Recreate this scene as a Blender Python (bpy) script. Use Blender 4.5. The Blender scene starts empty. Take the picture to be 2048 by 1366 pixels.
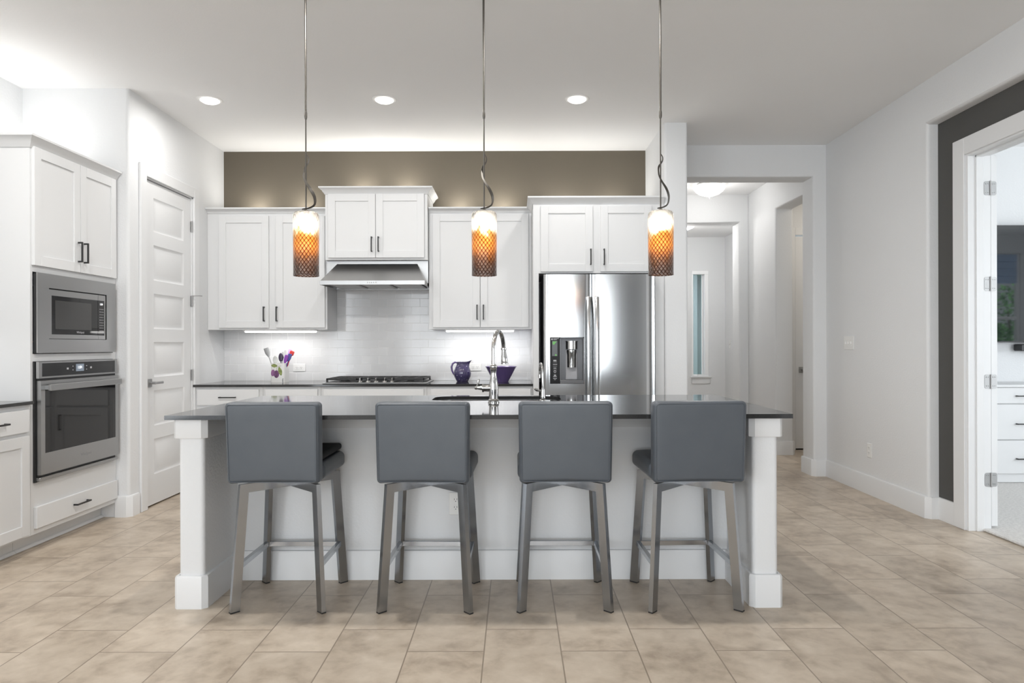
import bpy, bmesh, math, random
from mathutils import Vector, Matrix
PI = math.pi
C = bpy.context.scene.collection
random.seed(7)

# ------------------------------------------------------------------ camera
F = 1370.0                                     # focal length in pixels of a 2048 wide frame
cam_d = bpy.data.cameras.new('camera')
cam_d.sensor_fit = 'HORIZONTAL'; cam_d.sensor_width = 36.0
cam_d.lens = 36.0 * F / 2048.0
cam_d.shift_x = -5.0 / 2048.0
cam_d.shift_y = 7.0 / 2048.0
cam_d.clip_start = 0.05; cam_d.clip_end = 100
cam = bpy.data.objects.new('camera', cam_d); C.objects.link(cam)
cam.location = (0, 0, 1.2)
cam.rotation_euler = (PI / 2, 0.0028, 0)
bpy.context.scene.camera = cam

# ------------------------------------------------------------------ world, lights, exposure
sc = bpy.context.scene
sc.view_settings.view_transform = 'Standard'
sc.view_settings.look = 'None'
sc.view_settings.gamma = 1.0
sc.view_settings.use_curve_mapping = False
sc.view_settings.exposure = -0.06
sc.cycles.use_denoising = True
sc.cycles.max_bounces = 10
sc.cycles.diffuse_bounces = 6
sc.cycles.glossy_bounces = 6
sc.cycles.transparent_max_bounces = 16
sc.cycles.sample_clamp_indirect = 6.0
sc.cycles.caustics_reflective = False
sc.cycles.caustics_refractive = False
world = bpy.data.worlds.new('sky'); sc.world = world
world.use_nodes = True
bg = world.node_tree.nodes['Background']
bg.inputs[0].default_value = (0.80, 0.90, 1.0, 1); bg.inputs[1].default_value = 1.5

def area(name, loc, rot, sx, sy, power, col=(1, 1, 1), spread=PI, shape='RECTANGLE', parent=None):
    d = bpy.data.lights.new(name, 'AREA'); d.shape = shape; d.size = sx
    if shape in ('RECTANGLE', 'ELLIPSE'): d.size_y = sy
    d.energy = power; d.color = col; d.spread = spread
    o = bpy.data.objects.new(name, d); C.objects.link(o)
    o.location = loc; o.rotation_euler = rot
    if parent: o.parent = parent
    return o
DAY = (0.93, 0.97, 1.0)
WARM = (1.0, 0.90, 0.76)
NEUT = (1.0, 0.98, 0.95)
# daylight through assumed living-room windows behind the camera
area('daylight_assumed_window', (-0.52, -4.32, 1.45), (PI / 2, 0, 0), 4.4, 2.3, 185, DAY)
area('daylight_assumed_window', (-3.72, -1.6, 1.45), (PI / 2, 0, -PI / 2), 2.6, 2.1, 110, DAY)
# daylight in the bedroom, through assumed windows, and outside the front door
area('daylight_bedroom', (6.2, 0.75, 1.6), (PI / 2, 0, 0), 1.3, 1.9, 110, DAY)
area('daylight_bedroom', (9.3, 3.6, 1.6), (PI / 2, 0, PI / 2), 2.2, 1.9, 130, DAY)
area('daylight_garden', (9.2, 0.3, 3.9), (-0.35, 0, 0), 3.0, 1.6, 300, (1, 1, 0.95))
# assumed, unseen bare lamps over the oven tower and for side-wall cabinets not built
area('assumed_side_bar_light', (-3.27, 3.35, 1.315), (0, 0, 0), .12, 0.9, 2.2, (1, .99, .97))
area('assumed_side_puck_glow', (-3.30, 3.2, 2.42), (PI, 0, 0), .06, .06, 1.5, (1, .98, .94), PI, 'DISK')
area('assumed_side_puck_glow', (-3.20, 4.2, 2.44), (PI, 0, 0), .06, .06, 1.5, (1, .98, .94), PI, 'DISK')
area('assumed_side_puck_glow', (-3.20, 4.6, 2.44), (PI, 0, 0), .06, .06, 1.5, (1, .98, .94), PI, 'DISK')
area('added_passage_light', (3.8, 7.1, 2.99), (0, 0, 0), .15, .15, 9, WARM, PI, 'DISK')  # added bare lamp that brightens the passage; no fitting is built
area('daylight_sidelight', (2.2, 11.3, 1.6), (PI / 2, 0, math.radians(-136)), .6, 1.7, 30, DAY)  # added lamp that brightens the foyer window's frame and reveal
area('daylight_porch', (3.6, 10.95, 2.7), (-0.5, 0.0, 0), 1.2, 0.8, 26, (1, 1, 1))

# ------------------------------------------------------------------ materials
def mat(name, col=(0.8, 0.8, 0.8), rough=0.5, metal=0.0, spec=0.5, emit=None, estr=0.0, coat=0.0):
    m = bpy.data.materials.new(name); m.use_nodes = True
    p = m.node_tree.nodes['Principled BSDF']
    p.inputs['Base Color'].default_value = (*col, 1)
    p.inputs['Roughness'].default_value = rough
    p.inputs['Metallic'].default_value = metal
    p.inputs['Specular IOR Level'].default_value = spec
    p.inputs['Coat Weight'].default_value = coat
    if emit:
        p.inputs['Emission Color'].default_value = (*emit, 1)
        p.inputs['Emission Strength'].default_value = estr
    return m
def nodes(m): return m.node_tree.nodes, m.node_tree.links, m.node_tree.nodes['Principled BSDF']
def tex_bump(m, scale=120.0, strength=0.1, dist=0.002, detail=3.0, stretch=(1, 1, 1)):
    n, l, p = nodes(m)
    tc = n.new('ShaderNodeTexCoord'); mp = n.new('ShaderNodeMapping'); mp.inputs['Scale'].default_value = stretch
    nz = n.new('ShaderNodeTexNoise'); nz.inputs['Scale'].default_value = scale; nz.inputs['Detail'].default_value = detail
    b = n.new('ShaderNodeBump'); b.inputs['Strength'].default_value = strength; b.inputs['Distance'].default_value = dist
    l.new(tc.outputs['Object'], mp.inputs['Vector']); l.new(mp.outputs[0], nz.inputs['Vector'])
    l.new(nz.outputs['Fac'], b.inputs['Height']); l.new(b.outputs[0], p.inputs['Normal'])
    return m
def tex_var(m, c1, c2, scale=4.0, stretch=(1, 1, 1), detail=4.0, lo=0.3, hi=0.7):
    n, l, p = nodes(m)
    tc = n.new('ShaderNodeTexCoord'); mp = n.new('ShaderNodeMapping'); mp.inputs['Scale'].default_value = stretch
    nz = n.new('ShaderNodeTexNoise'); nz.inputs['Scale'].default_value = scale; nz.inputs['Detail'].default_value = detail
    r = n.new('ShaderNodeValToRGB'); r.color_ramp.elements[0].position = lo; r.color_ramp.elements[1].position = hi
    r.color_ramp.elements[0].color = (*c1, 1); r.color_ramp.elements[1].color = (*c2, 1)
    l.new(tc.outputs['Object'], mp.inputs['Vector']); l.new(mp.outputs[0], nz.inputs['Vector'])
    l.new(nz.outputs['Fac'], r.inputs['Fac']); l.new(r.outputs[0], p.inputs['Base Color'])
    return m
M = {}
M['wall'] = tex_bump(mat('wall_paint', (0.725, 0.733, 0.742), 0.75, spec=0.25), 85, 0.32, 0.004, 2)
M['ceil'] = tex_bump(mat('ceiling_paint', (0.83, 0.833, 0.836), 0.85, spec=0.2), 90, 0.2, 0.003, 2)
M['brown'] = tex_bump(mat('taupe_paint', (0.128, 0.110, 0.084), 0.6, spec=0.3), 110, 0.22, 0.003, 2)
M['dark'] = tex_bump(mat('charcoal_paint', (0.080, 0.079, 0.076), 0.7, spec=0.3), 110, 0.18, 0.003, 2)
M['trim'] = mat('white_trim', (0.74, 0.747, 0.755), 0.4)
M['cab'] = tex_bump(mat('white_cabinet', (0.69, 0.695, 0.70), 0.42), 300, 0.02, 0.001, 2)
M['steel'] = mat('brushed_steel', (0.43, 0.43, 0.43), 0.30, 1.0)
M['steelv'] = mat('brushed_steel_doors', (0.52, 0.525, 0.53), 0.17, 1.0)
M['satin'] = mat('satin_nickel', (0.40, 0.40, 0.40), 0.5, 1.0)
M['chrome'] = mat('polished_nickel', (0.56, 0.555, 0.545), 0.08, 1.0)
M['legsteel'] = mat('stool_steel', (0.42, 0.435, 0.455), 0.22, 1.0)
M['black'] = mat('black_metal', (0.018, 0.018, 0.019), 0.45)
M['iron'] = tex_bump(mat('cast_iron', (0.030, 0.030, 0.031), 0.55), 300, 0.2, 0.001)
M['bronze'] = mat('dark_bronze', (0.10, 0.092, 0.082), 0.36, 0.8)
M['blackglass'] = mat('black_glass', (0.010, 0.010, 0.011), 0.04, spec=0.55)
M['panelblack'] = mat('black_touch_panel', (0.012, 0.012, 0.013), 0.35, spec=0.2)
M['screen'] = mat('tv_screen', (0.018, 0.020, 0.022), 0.03, spec=0.8)
M['blackplastic'] = mat('black_plastic', (0.02, 0.02, 0.022), 0.4)
M['greyplastic'] = mat('grey_plastic', (0.30, 0.30, 0.31), 0.4)
M['plate'] = mat('white_plastic', (0.80, 0.80, 0.79), 0.35)
M['slot'] = mat('socket_slot', (0.05, 0.05, 0.05), 0.6)
M['led'] = mat('led_glow', (0.9, 0.9, 0.9), 0.5, emit=(0.95, 0.98, 1.0), estr=1.1)
M['green'] = mat('green_glow', (0.1, 0.3, 0.1), 0.5, emit=(0.25, 0.6, 0.12), estr=0.22)
M['lens'] = mat('lamp_lens', (0.95, 0.95, 0.95), 0.4, emit=(1.0, 0.97, 0.92), estr=6.0)
M['tube'] = mat('light_bar', (0.95, 0.95, 0.95), 0.4, emit=(1.0, 0.99, 0.97), estr=5.0)
M['dome'] = mat('dome_glass', (0.95, 0.95, 0.93), 0.3, emit=(1.0, 0.97, 0.92), estr=1.7)
M['bulb'] = mat('bulb', (1, 1, 1), 0.4, emit=(1.0, 0.92, 0.80), estr=80.0)
M['pad'] = tex_bump(mat('black_pad', (0.012, 0.012, 0.013), 0.8), 400, 0.3, 0.001)
M['leather'] = tex_bump(tex_var(mat('grey_leather', (0.10, 0.11, 0.125), 0.42, spec=0.5), (0.070, 0.081, 0.096), (0.082, 0.093, 0.107), 6), 260, 0.12, 0.001)
M['quartz'] = tex_var(mat('dark_quartz', (0.06, 0.06, 0.06), 0.07, spec=0.5), (0.024, 0.024, 0.025), (0.036, 0.036, 0.036), 220, detail=2)
M['carpet'] = tex_bump(tex_var(mat('carpet', (0.6, 0.58, 0.55), 0.95, spec=0.1), (0.66, 0.64, 0.62), (0.84, 0.82, 0.79), 60), 240, 0.9, 0.01)
M['purple'] = mat('purple_glaze', (0.125, 0.085, 0.225), 0.14, spec=0.6)
M['white_china'] = mat('white_china', (0.78, 0.77, 0.75), 0.2)
M['plum'] = tex_var(mat('plum_print', (0.16, 0.05, 0.16), 0.25), (0.075, 0.018, 0.075), (0.28, 0.11, 0.27), 30, (1, 1, 0.4))
M['leaf'] = tex_var(mat('leaf_print', (0.2, 0.25, 0.06), 0.25), (0.13, 0.17, 0.04), (0.36, 0.42, 0.13), 70)
M['stem'] = mat('stem_print', (0.30, 0.24, 0.17), 0.3)
M['lilac'] = mat('lilac_plastic', (0.52, 0.34, 0.66), 0.4)
M['violet'] = mat('violet_plastic', (0.23, 0.05, 0.38), 0.4)
M['red'] = mat('red_silicone', (0.72, 0.05, 0.04), 0.4)
M['blue'] = mat('blue_silicone', (0.07, 0.08, 0.30), 0.4)
M['ladle'] = mat('dark_plum_plastic', (0.03, 0.018, 0.045), 0.35)
M['offwhite'] = mat('offwhite_plastic', (0.66, 0.67, 0.65), 0.45)
M['greyp'] = mat('pale_grey_plastic', (0.45, 0.45, 0.47), 0.45)
M['bark'] = mat('bark', (0.10, 0.07, 0.05), 0.9)
M['foliage'] = tex_var(mat('foliage', (0.1, 0.35, 0.08), 0.6), (0.05, 0.22, 0.04), (0.20, 0.52, 0.14), 6)
M['grass'] = mat('grass', (0.10, 0.22, 0.06), 0.9)
M['teal'] = tex_var(mat('teal_siding', (0.19, 0.26, 0.27), 0.7), (0.21, 0.245, 0.255), (0.27, 0.305, 0.31), 20, (8, 1, 0.3))
M['sage'] = mat('sage_beam', (0.36, 0.45, 0.41), 0.7)
M['shade'] = mat('blind_fabric', (0.30, 0.42, 0.62), 0.8)

def brushed(m, stretch, s=0.012):
    n, l, p = nodes(m)
    tc = n.new('ShaderNodeTexCoord'); mp = n.new('ShaderNodeMapping'); mp.inputs['Scale'].default_value = stretch
    nz = n.new('ShaderNodeTexNoise'); nz.inputs['Scale'].default_value = 30; nz.inputs['Detail'].default_value = 3
    mr = n.new('ShaderNodeMapRange'); r0 = p.inputs['Roughness'].default_value
    mr.inputs['To Min'].default_value = r0 - 0.04; mr.inputs['To Max'].default_value = r0 + 0.05
    b = n.new('ShaderNodeBump'); b.inputs['Strength'].default_value = s * 4; b.inputs['Distance'].default_value = 0.001
    l.new(tc.outputs['Object'], mp.inputs['Vector']); l.new(mp.outputs[0], nz.inputs['Vector'])
    l.new(nz.outputs['Fac'], mr.inputs['Value']); l.new(mr.outputs[0], p.inputs['Roughness'])
    l.new(nz.outputs['Fac'], b.inputs['Height']); l.new(b.outputs[0], p.inputs['Normal'])
brushed(M['steel'], (1, 1, 40)); brushed(M['legsteel'], (8, 8, 1), 0.004)

def floor_material():
    m = mat('floor_tile', (0.5, 0.42, 0.34), 0.36, spec=0.45)
    n, l, p = nodes(m)
    tc = n.new('ShaderNodeTexCoord')
    sep = n.new('ShaderNodeSeparateXYZ'); l.new(tc.outputs['Object'], sep.inputs[0])
    ax = n.new('ShaderNodeMath'); ax.operation = 'ADD'; ax.inputs[1].default_value = 0.1225 + 40 * 0.3018
    l.new(sep.outputs['X'], ax.inputs[0])
    ay = n.new('ShaderNodeMath'); ay.operation = 'ADD'; ay.inputs[1].default_value = -2.684 + 20 * 0.604
    l.new(sep.outputs['Y'], ay.inputs[0])
    cv = n.new('ShaderNodeCombineXYZ'); l.new(ay.outputs[0], cv.inputs['X']); l.new(ax.outputs[0], cv.inputs['Y'])
    br = n.new('ShaderNodeTexBrick')
    br.offset = 0.656; br.offset_frequency = 2
    br.inputs['Scale'].default_value = 1.0; br.inputs['Mortar Size'].default_value = 0.0027
    br.inputs['Mortar Smooth'].default_value = 0.1
    br.inputs['Brick Width'].default_value = 0.604; br.inputs['Row Height'].default_value = 0.3018
    br.inputs['Bias'].default_value = 0.0
    br.inputs['Color1'].default_value = (0, 0, 0, 1); br.inputs['Color2'].default_value = (1, 1, 1, 1)
    l.new(cv.outputs[0], br.inputs['Vector'])
    # stone clouds, shifted per tile
    ofs = n.new('ShaderNodeVectorMath'); ofs.operation = 'MULTIPLY_ADD'; ofs.inputs[1].default_value = (7, 5, 3)
    l.new(br.outputs['Color'], ofs.inputs[0]); l.new(tc.outputs['Object'], ofs.inputs[2])
    n1 = n.new('ShaderNodeTexNoise'); n1.inputs['Scale'].default_value = 4.6; n1.inputs['Detail'].default_value = 7
    n1.inputs['Roughness'].default_value = 0.62; n1.inputs['Distortion'].default_value = 0.25
    l.new(ofs.outputs[0], n1.inputs['Vector'])
    n2 = n.new('ShaderNodeTexNoise'); n2.inputs['Scale'].default_value = 14; n2.inputs['Detail'].default_value = 5
    n2.inputs['Distortion'].default_value = 0.4
    l.new(ofs.outputs[0], n2.inputs['Vector'])
    mx = n.new('ShaderNodeMix'); mx.inputs['Factor'].default_value = 0.35
    l.new(n1.outputs['Fac'], mx.inputs['A']); l.new(n2.outputs['Fac'], mx.inputs['B'])
    cr = n.new('ShaderNodeValToRGB'); e = cr.color_ramp.elements
    e[0].position = 0.36; e[0].color = (0.335, 0.270, 0.207, 1)
    e[1].position = 0.66; e[1].color = (0.575, 0.492, 0.400, 1)
    k = e.new(0.5); k.color = (0.475, 0.396, 0.312, 1)
    l.new(mx.outputs['Result'], cr.inputs['Fac'])
    hs = n.new('ShaderNodeHueSaturation')
    mr = n.new('ShaderNodeMapRange'); mr.inputs['To Min'].default_value = 0.95; mr.inputs['To Max'].default_value = 1.05
    l.new(br.outputs['Color'], mr.inputs['Value']); l.new(mr.outputs[0], hs.inputs['Value'])
    l.new(cr.outputs[0], hs.inputs['Color'])
    gm = n.new('ShaderNodeMix'); gm.data_type = 'RGBA'
    gm.inputs[7].default_value = (0.26, 0.21, 0.16, 1)
    l.new(br.outputs['Fac'], gm.inputs[0]); l.new(hs.outputs[0], gm.inputs[6])
    l.new(gm.outputs[2], p.inputs['Base Color'])
    inv = n.new('ShaderNodeMath'); inv.operation = 'SUBTRACT'; inv.inputs[0].default_value = 1.0
    l.new(br.outputs['Fac'], inv.inputs[1])
    b = n.new('ShaderNodeBump'); b.inputs['Strength'].default_value = 0.5; b.inputs['Distance'].default_value = 0.002
    l.new(inv.outputs[0], b.inputs['Height'])
    b2 = n.new('ShaderNodeBump'); b2.inputs['Strength'].default_value = 0.08; b2.inputs['Distance'].default_value = 0.002
    l.new(mx.outputs['Result'], b2.inputs['Height']); l.new(b.outputs[0], b2.inputs['Normal'])
    l.new(b2.outputs[0], p.inputs['Normal'])
    return m
M['floor'] = floor_material()

def tile_material():
    m = mat('subway_tile', (0.8, 0.8, 0.8), 0.10, spec=0.5)
    n, l, p = nodes(m)
    tc = n.new('ShaderNodeTexCoord'); sep = n.new('ShaderNodeSeparateXYZ'); l.new(tc.outputs['Object'], sep.inputs[0])
    ax = n.new('ShaderNodeMath'); ax.operation = 'ADD'; ax.inputs[1].default_value = 10 * 0.1540 + 1.187
    l.new(sep.outputs['X'], ax.inputs[0])
    az = n.new('ShaderNodeMath'); az.operation = 'ADD'; az.inputs[1].default_value = -0.873 + 10 * 0.0762
    l.new(sep.outputs['Z'], az.inputs[0])
    cv = n.new('ShaderNodeCombineXYZ'); l.new(ax.outputs[0], cv.inputs['X']); l.new(az.outputs[0], cv.inputs['Y'])
    br = n.new('ShaderNodeTexBrick'); br.offset = 0.5
    br.inputs['Scale'].default_value = 1.0; br.inputs['Mortar Size'].default_value = 0.0020; br.inputs['Mortar Smooth'].default_value = 0.6
    br.inputs['Brick Width'].default_value = 0.1540; br.inputs['Row Height'].default_value = 0.0762
    br.inputs['Color1'].default_value = (0.69, 0.69, 0.695, 1); br.inputs['Color2'].default_value = (0.73, 0.73, 0.735, 1)
    br.inputs['Mortar'].default_value = (0.90, 0.90, 0.90, 1)
    l.new(cv.outputs[0], br.inputs['Vector']); l.new(br.outputs['Color'], p.inputs['Base Color'])
    inv = n.new('ShaderNodeMath'); inv.operation = 'SUBTRACT'; inv.inputs[0].default_value = 1.0
    l.new(br.outputs['Fac'], inv.inputs[1])
    nz = n.new('ShaderNodeTexNoise'); nz.inputs['Scale'].default_value = 9; l.new(tc.outputs['Object'], nz.inputs['Vector'])
    ad = n.new('ShaderNodeMath'); ad.operation = 'MULTIPLY_ADD'; ad.inputs[1].default_value = 0.35
    l.new(nz.outputs['Fac'], ad.inputs[0]); l.new(inv.outputs[0], ad.inputs[2])
    b = n.new('ShaderNodeBump'); b.inputs['Strength'].default_value = 0.55; b.inputs['Distance'].default_value = 0.002
    l.new(ad.outputs[0], b.inputs['Height']); l.new(b.outputs[0], p.inputs['Normal'])
    return m
M['tile'] = tile_material()

def dotted_glaze():
    m = mat('dotted_purple_glaze', (0.04, 0.034, 0.08), 0.07, spec=0.8)
    n, l, p = nodes(m)
    tc = n.new('ShaderNodeTexCoord'); v = n.new('ShaderNodeTexVoronoi'); v.inputs['Scale'].default_value = 45
    l.new(tc.outputs['Object'], v.inputs['Vector'])
    r = n.new('ShaderNodeValToRGB'); r.color_ramp.interpolation = 'CONSTANT'
    r.color_ramp.elements[0].color = (0.50, 0.48, 0.60, 1); r.color_ramp.elements[1].position = 0.17
    r.color_ramp.elements[1].color = (0.062, 0.050, 0.125, 1)
    l.new(v.outputs['Distance'], r.inputs['Fac']); l.new(r.outputs[0], p.inputs['Base Color'])
    return m
M['dotted'] = dotted_glaze()

def shade_glass():
    m = bpy.data.materials.new('blown_amber_glass'); m.use_nodes = True
    n, l = m.node_tree.nodes, m.node_tree.links; n.clear()
    out = n.new('ShaderNodeOutputMaterial')
    tc = n.new('ShaderNodeTexCoord'); oi = n.new('ShaderNodeObjectInfo')
    sep = n.new('ShaderNodeSeparateXYZ'); l.new(tc.outputs['Object'], sep.inputs[0])
    def math_(op, a=None, b=None, c=None):
        k = n.new('ShaderNodeMath'); k.operation = op
        for i, v in enumerate((a, b, c)):
            if v is None: continue
            if isinstance(v, (int, float)): k.inputs[i].default_value = v
            else: l.new(v, k.inputs[i])
        return k.outputs[0]
    ang = math_('ARCTAN2', sep.outputs['Y'], sep.outputs['X'])
    nz = n.new('ShaderNodeTexNoise'); nz.noise_dimensions = '4D'; nz.inputs['Scale'].default_value = 22; nz.inputs['Detail'].default_value = 3
    mp = n.new('ShaderNodeMapping'); mp.inputs['Scale'].default_value = (1, 1, 0.55)
    l.new(tc.outputs['Object'], mp.inputs['Vector']); l.new(mp.outputs[0], nz.inputs['Vector'])
    l.new(math_('MULTIPLY', oi.outputs['Random'], 20.0), nz.inputs['W'])
    h = math_('DIVIDE', sep.outputs['Z'], 0.32)
    hh = math_('ADD', h, math_('MULTIPLY', math_('SUBTRACT', nz.outputs['Fac'], 0.5), 0.7))
    # crossed spiral ribs
    wob = math_('MULTIPLY', math_('SUBTRACT', nz.outputs['Fac'], 0.5), 1.2)
    s1 = math_('ABSOLUTE', math_('SINE', math_('ADD', math_('MULTIPLY_ADD', sep.outputs['Z'], 120.0, math_('MULTIPLY', ang, 10.0)), wob)))
    s2 = math_('ABSOLUTE', math_('SINE', math_('ADD', math_('MULTIPLY_ADD', sep.outputs['Z'], 120.0, math_('MULTIPLY', ang, -10.0)), wob)))
    lat = math_('POWER', math_('MULTIPLY', s1, s2), 0.5)
    cr = n.new('ShaderNodeValToRGB'); e = cr.color_ramp.elements
    e[0].position = 0.0; e[0].color = (0.78, 0.70, 0.66, 1)
    e[1].position = 1.0; e[1].color = (0.98, 0.97, 0.95, 1)
    for pos, c in ((0.16, (0.74, 0.56, 0.45)), (0.34, (0.73, 0.46, 0.24)), (0.52, (0.75, 0.46, 0.16)), (0.64, (0.80, 0.55, 0.24)), (0.76, (0.99, 0.97, 0.94))):
        k = e.new(pos); k.color = (*c, 1)
    l.new(hh, cr.inputs['Fac'])
    dk = n.new('ShaderNodeMix'); dk.data_type = 'RGBA'; dk.blend_type = 'MULTIPLY'
    rampd = n.new('ShaderNodeValToRGB'); rampd.color_ramp.elements[0].position = 0.25; rampd.color_ramp.elements[1].position = 0.75
    rampd.color_ramp.elements[0].color = (0.36, 0.20, 0.14, 1); rampd.color_ramp.elements[1].color = (1, 1, 1, 1)
    l.new(lat, rampd.inputs['Fac'])
    fd = n.new('ShaderNodeMapRange'); fd.inputs['From Min'].default_value = 0.62; fd.inputs['From Max'].default_value = 0.80
    fd.inputs['To Min'].default_value = 1.0; fd.inputs['To Max'].default_value = 0.05
    l.new(hh, fd.inputs['Value']); l.new(fd.outputs[0], dk.inputs[0])
    l.new(cr.outputs[0], dk.inputs[6]); l.new(rampd.outputs[0], dk.inputs[7])
    col = dk.outputs[2]
    bp = n.new('ShaderNodeBump'); bp.inputs['Strength'].default_value = 0.6; bp.inputs['Distance'].default_value = 0.004
    l.new(lat, bp.inputs['Height'])
    tr = n.new('ShaderNodeBsdfTransparent'); l.new(col, tr.inputs['Color'])
    tl = n.new('ShaderNodeBsdfTranslucent'); l.new(col, tl.inputs['Color']); l.new(bp.outputs[0], tl.inputs['Normal'])
    gl = n.new('ShaderNodeBsdfGlossy'); gl.inputs['Roughness'].default_value = 0.08; l.new(bp.outputs[0], gl.inputs['Normal'])
    m1 = n.new('ShaderNodeMixShader')
    ft = n.new('ShaderNodeMapRange'); ft.inputs['From Min'].default_value = 0.55; ft.inputs['From Max'].default_value = 0.85
    ft.inputs['To Min'].default_value = 0.45; ft.inputs['To Max'].default_value = 0.40
    l.new(hh, ft.inputs['Value']); l.new(ft.outputs[0], m1.inputs[0])
    l.new(tr.outputs[0], m1.inputs[1]); l.new(tl.outputs[0], m1.inputs[2])
    fr = n.new('ShaderNodeFresnel'); fr.inputs['IOR'].default_value = 1.45; l.new(bp.outputs[0], fr.inputs['Normal'])
    m2 = n.new('ShaderNodeMixShader'); l.new(fr.outputs[0], m2.inputs[0])
    l.new(m1.outputs[0], m2.inputs[1]); l.new(gl.outputs[0], m2.inputs[2])
    l.new(m2.outputs[0], out.inputs['Surface'])
    return m
M['amber'] = shade_glass()

def pane_glass():
    m = bpy.data.materials.new('window_glass'); m.use_nodes = True
    n, l = m.node_tree.nodes, m.node_tree.links; n.clear()
    out = n.new('ShaderNodeOutputMaterial'); tr = n.new('ShaderNodeBsdfTransparent'); tr.inputs[0].default_value = (0.93, 0.97, 0.97, 1)
    gl = n.new('ShaderNodeBsdfGlossy'); gl.inputs['Roughness'].default_value = 0.02
    fr = n.new('ShaderNodeFresnel'); mx = n.new('ShaderNodeMixShader')
    l.new(fr.outputs[0], mx.inputs[0]); l.new(tr.outputs[0], mx.inputs[1]); l.new(gl.outputs[0], mx.inputs[2]); l.new(mx.outputs[0], out.inputs[0])
    return m
M['glass'] = pane_glass()

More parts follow.
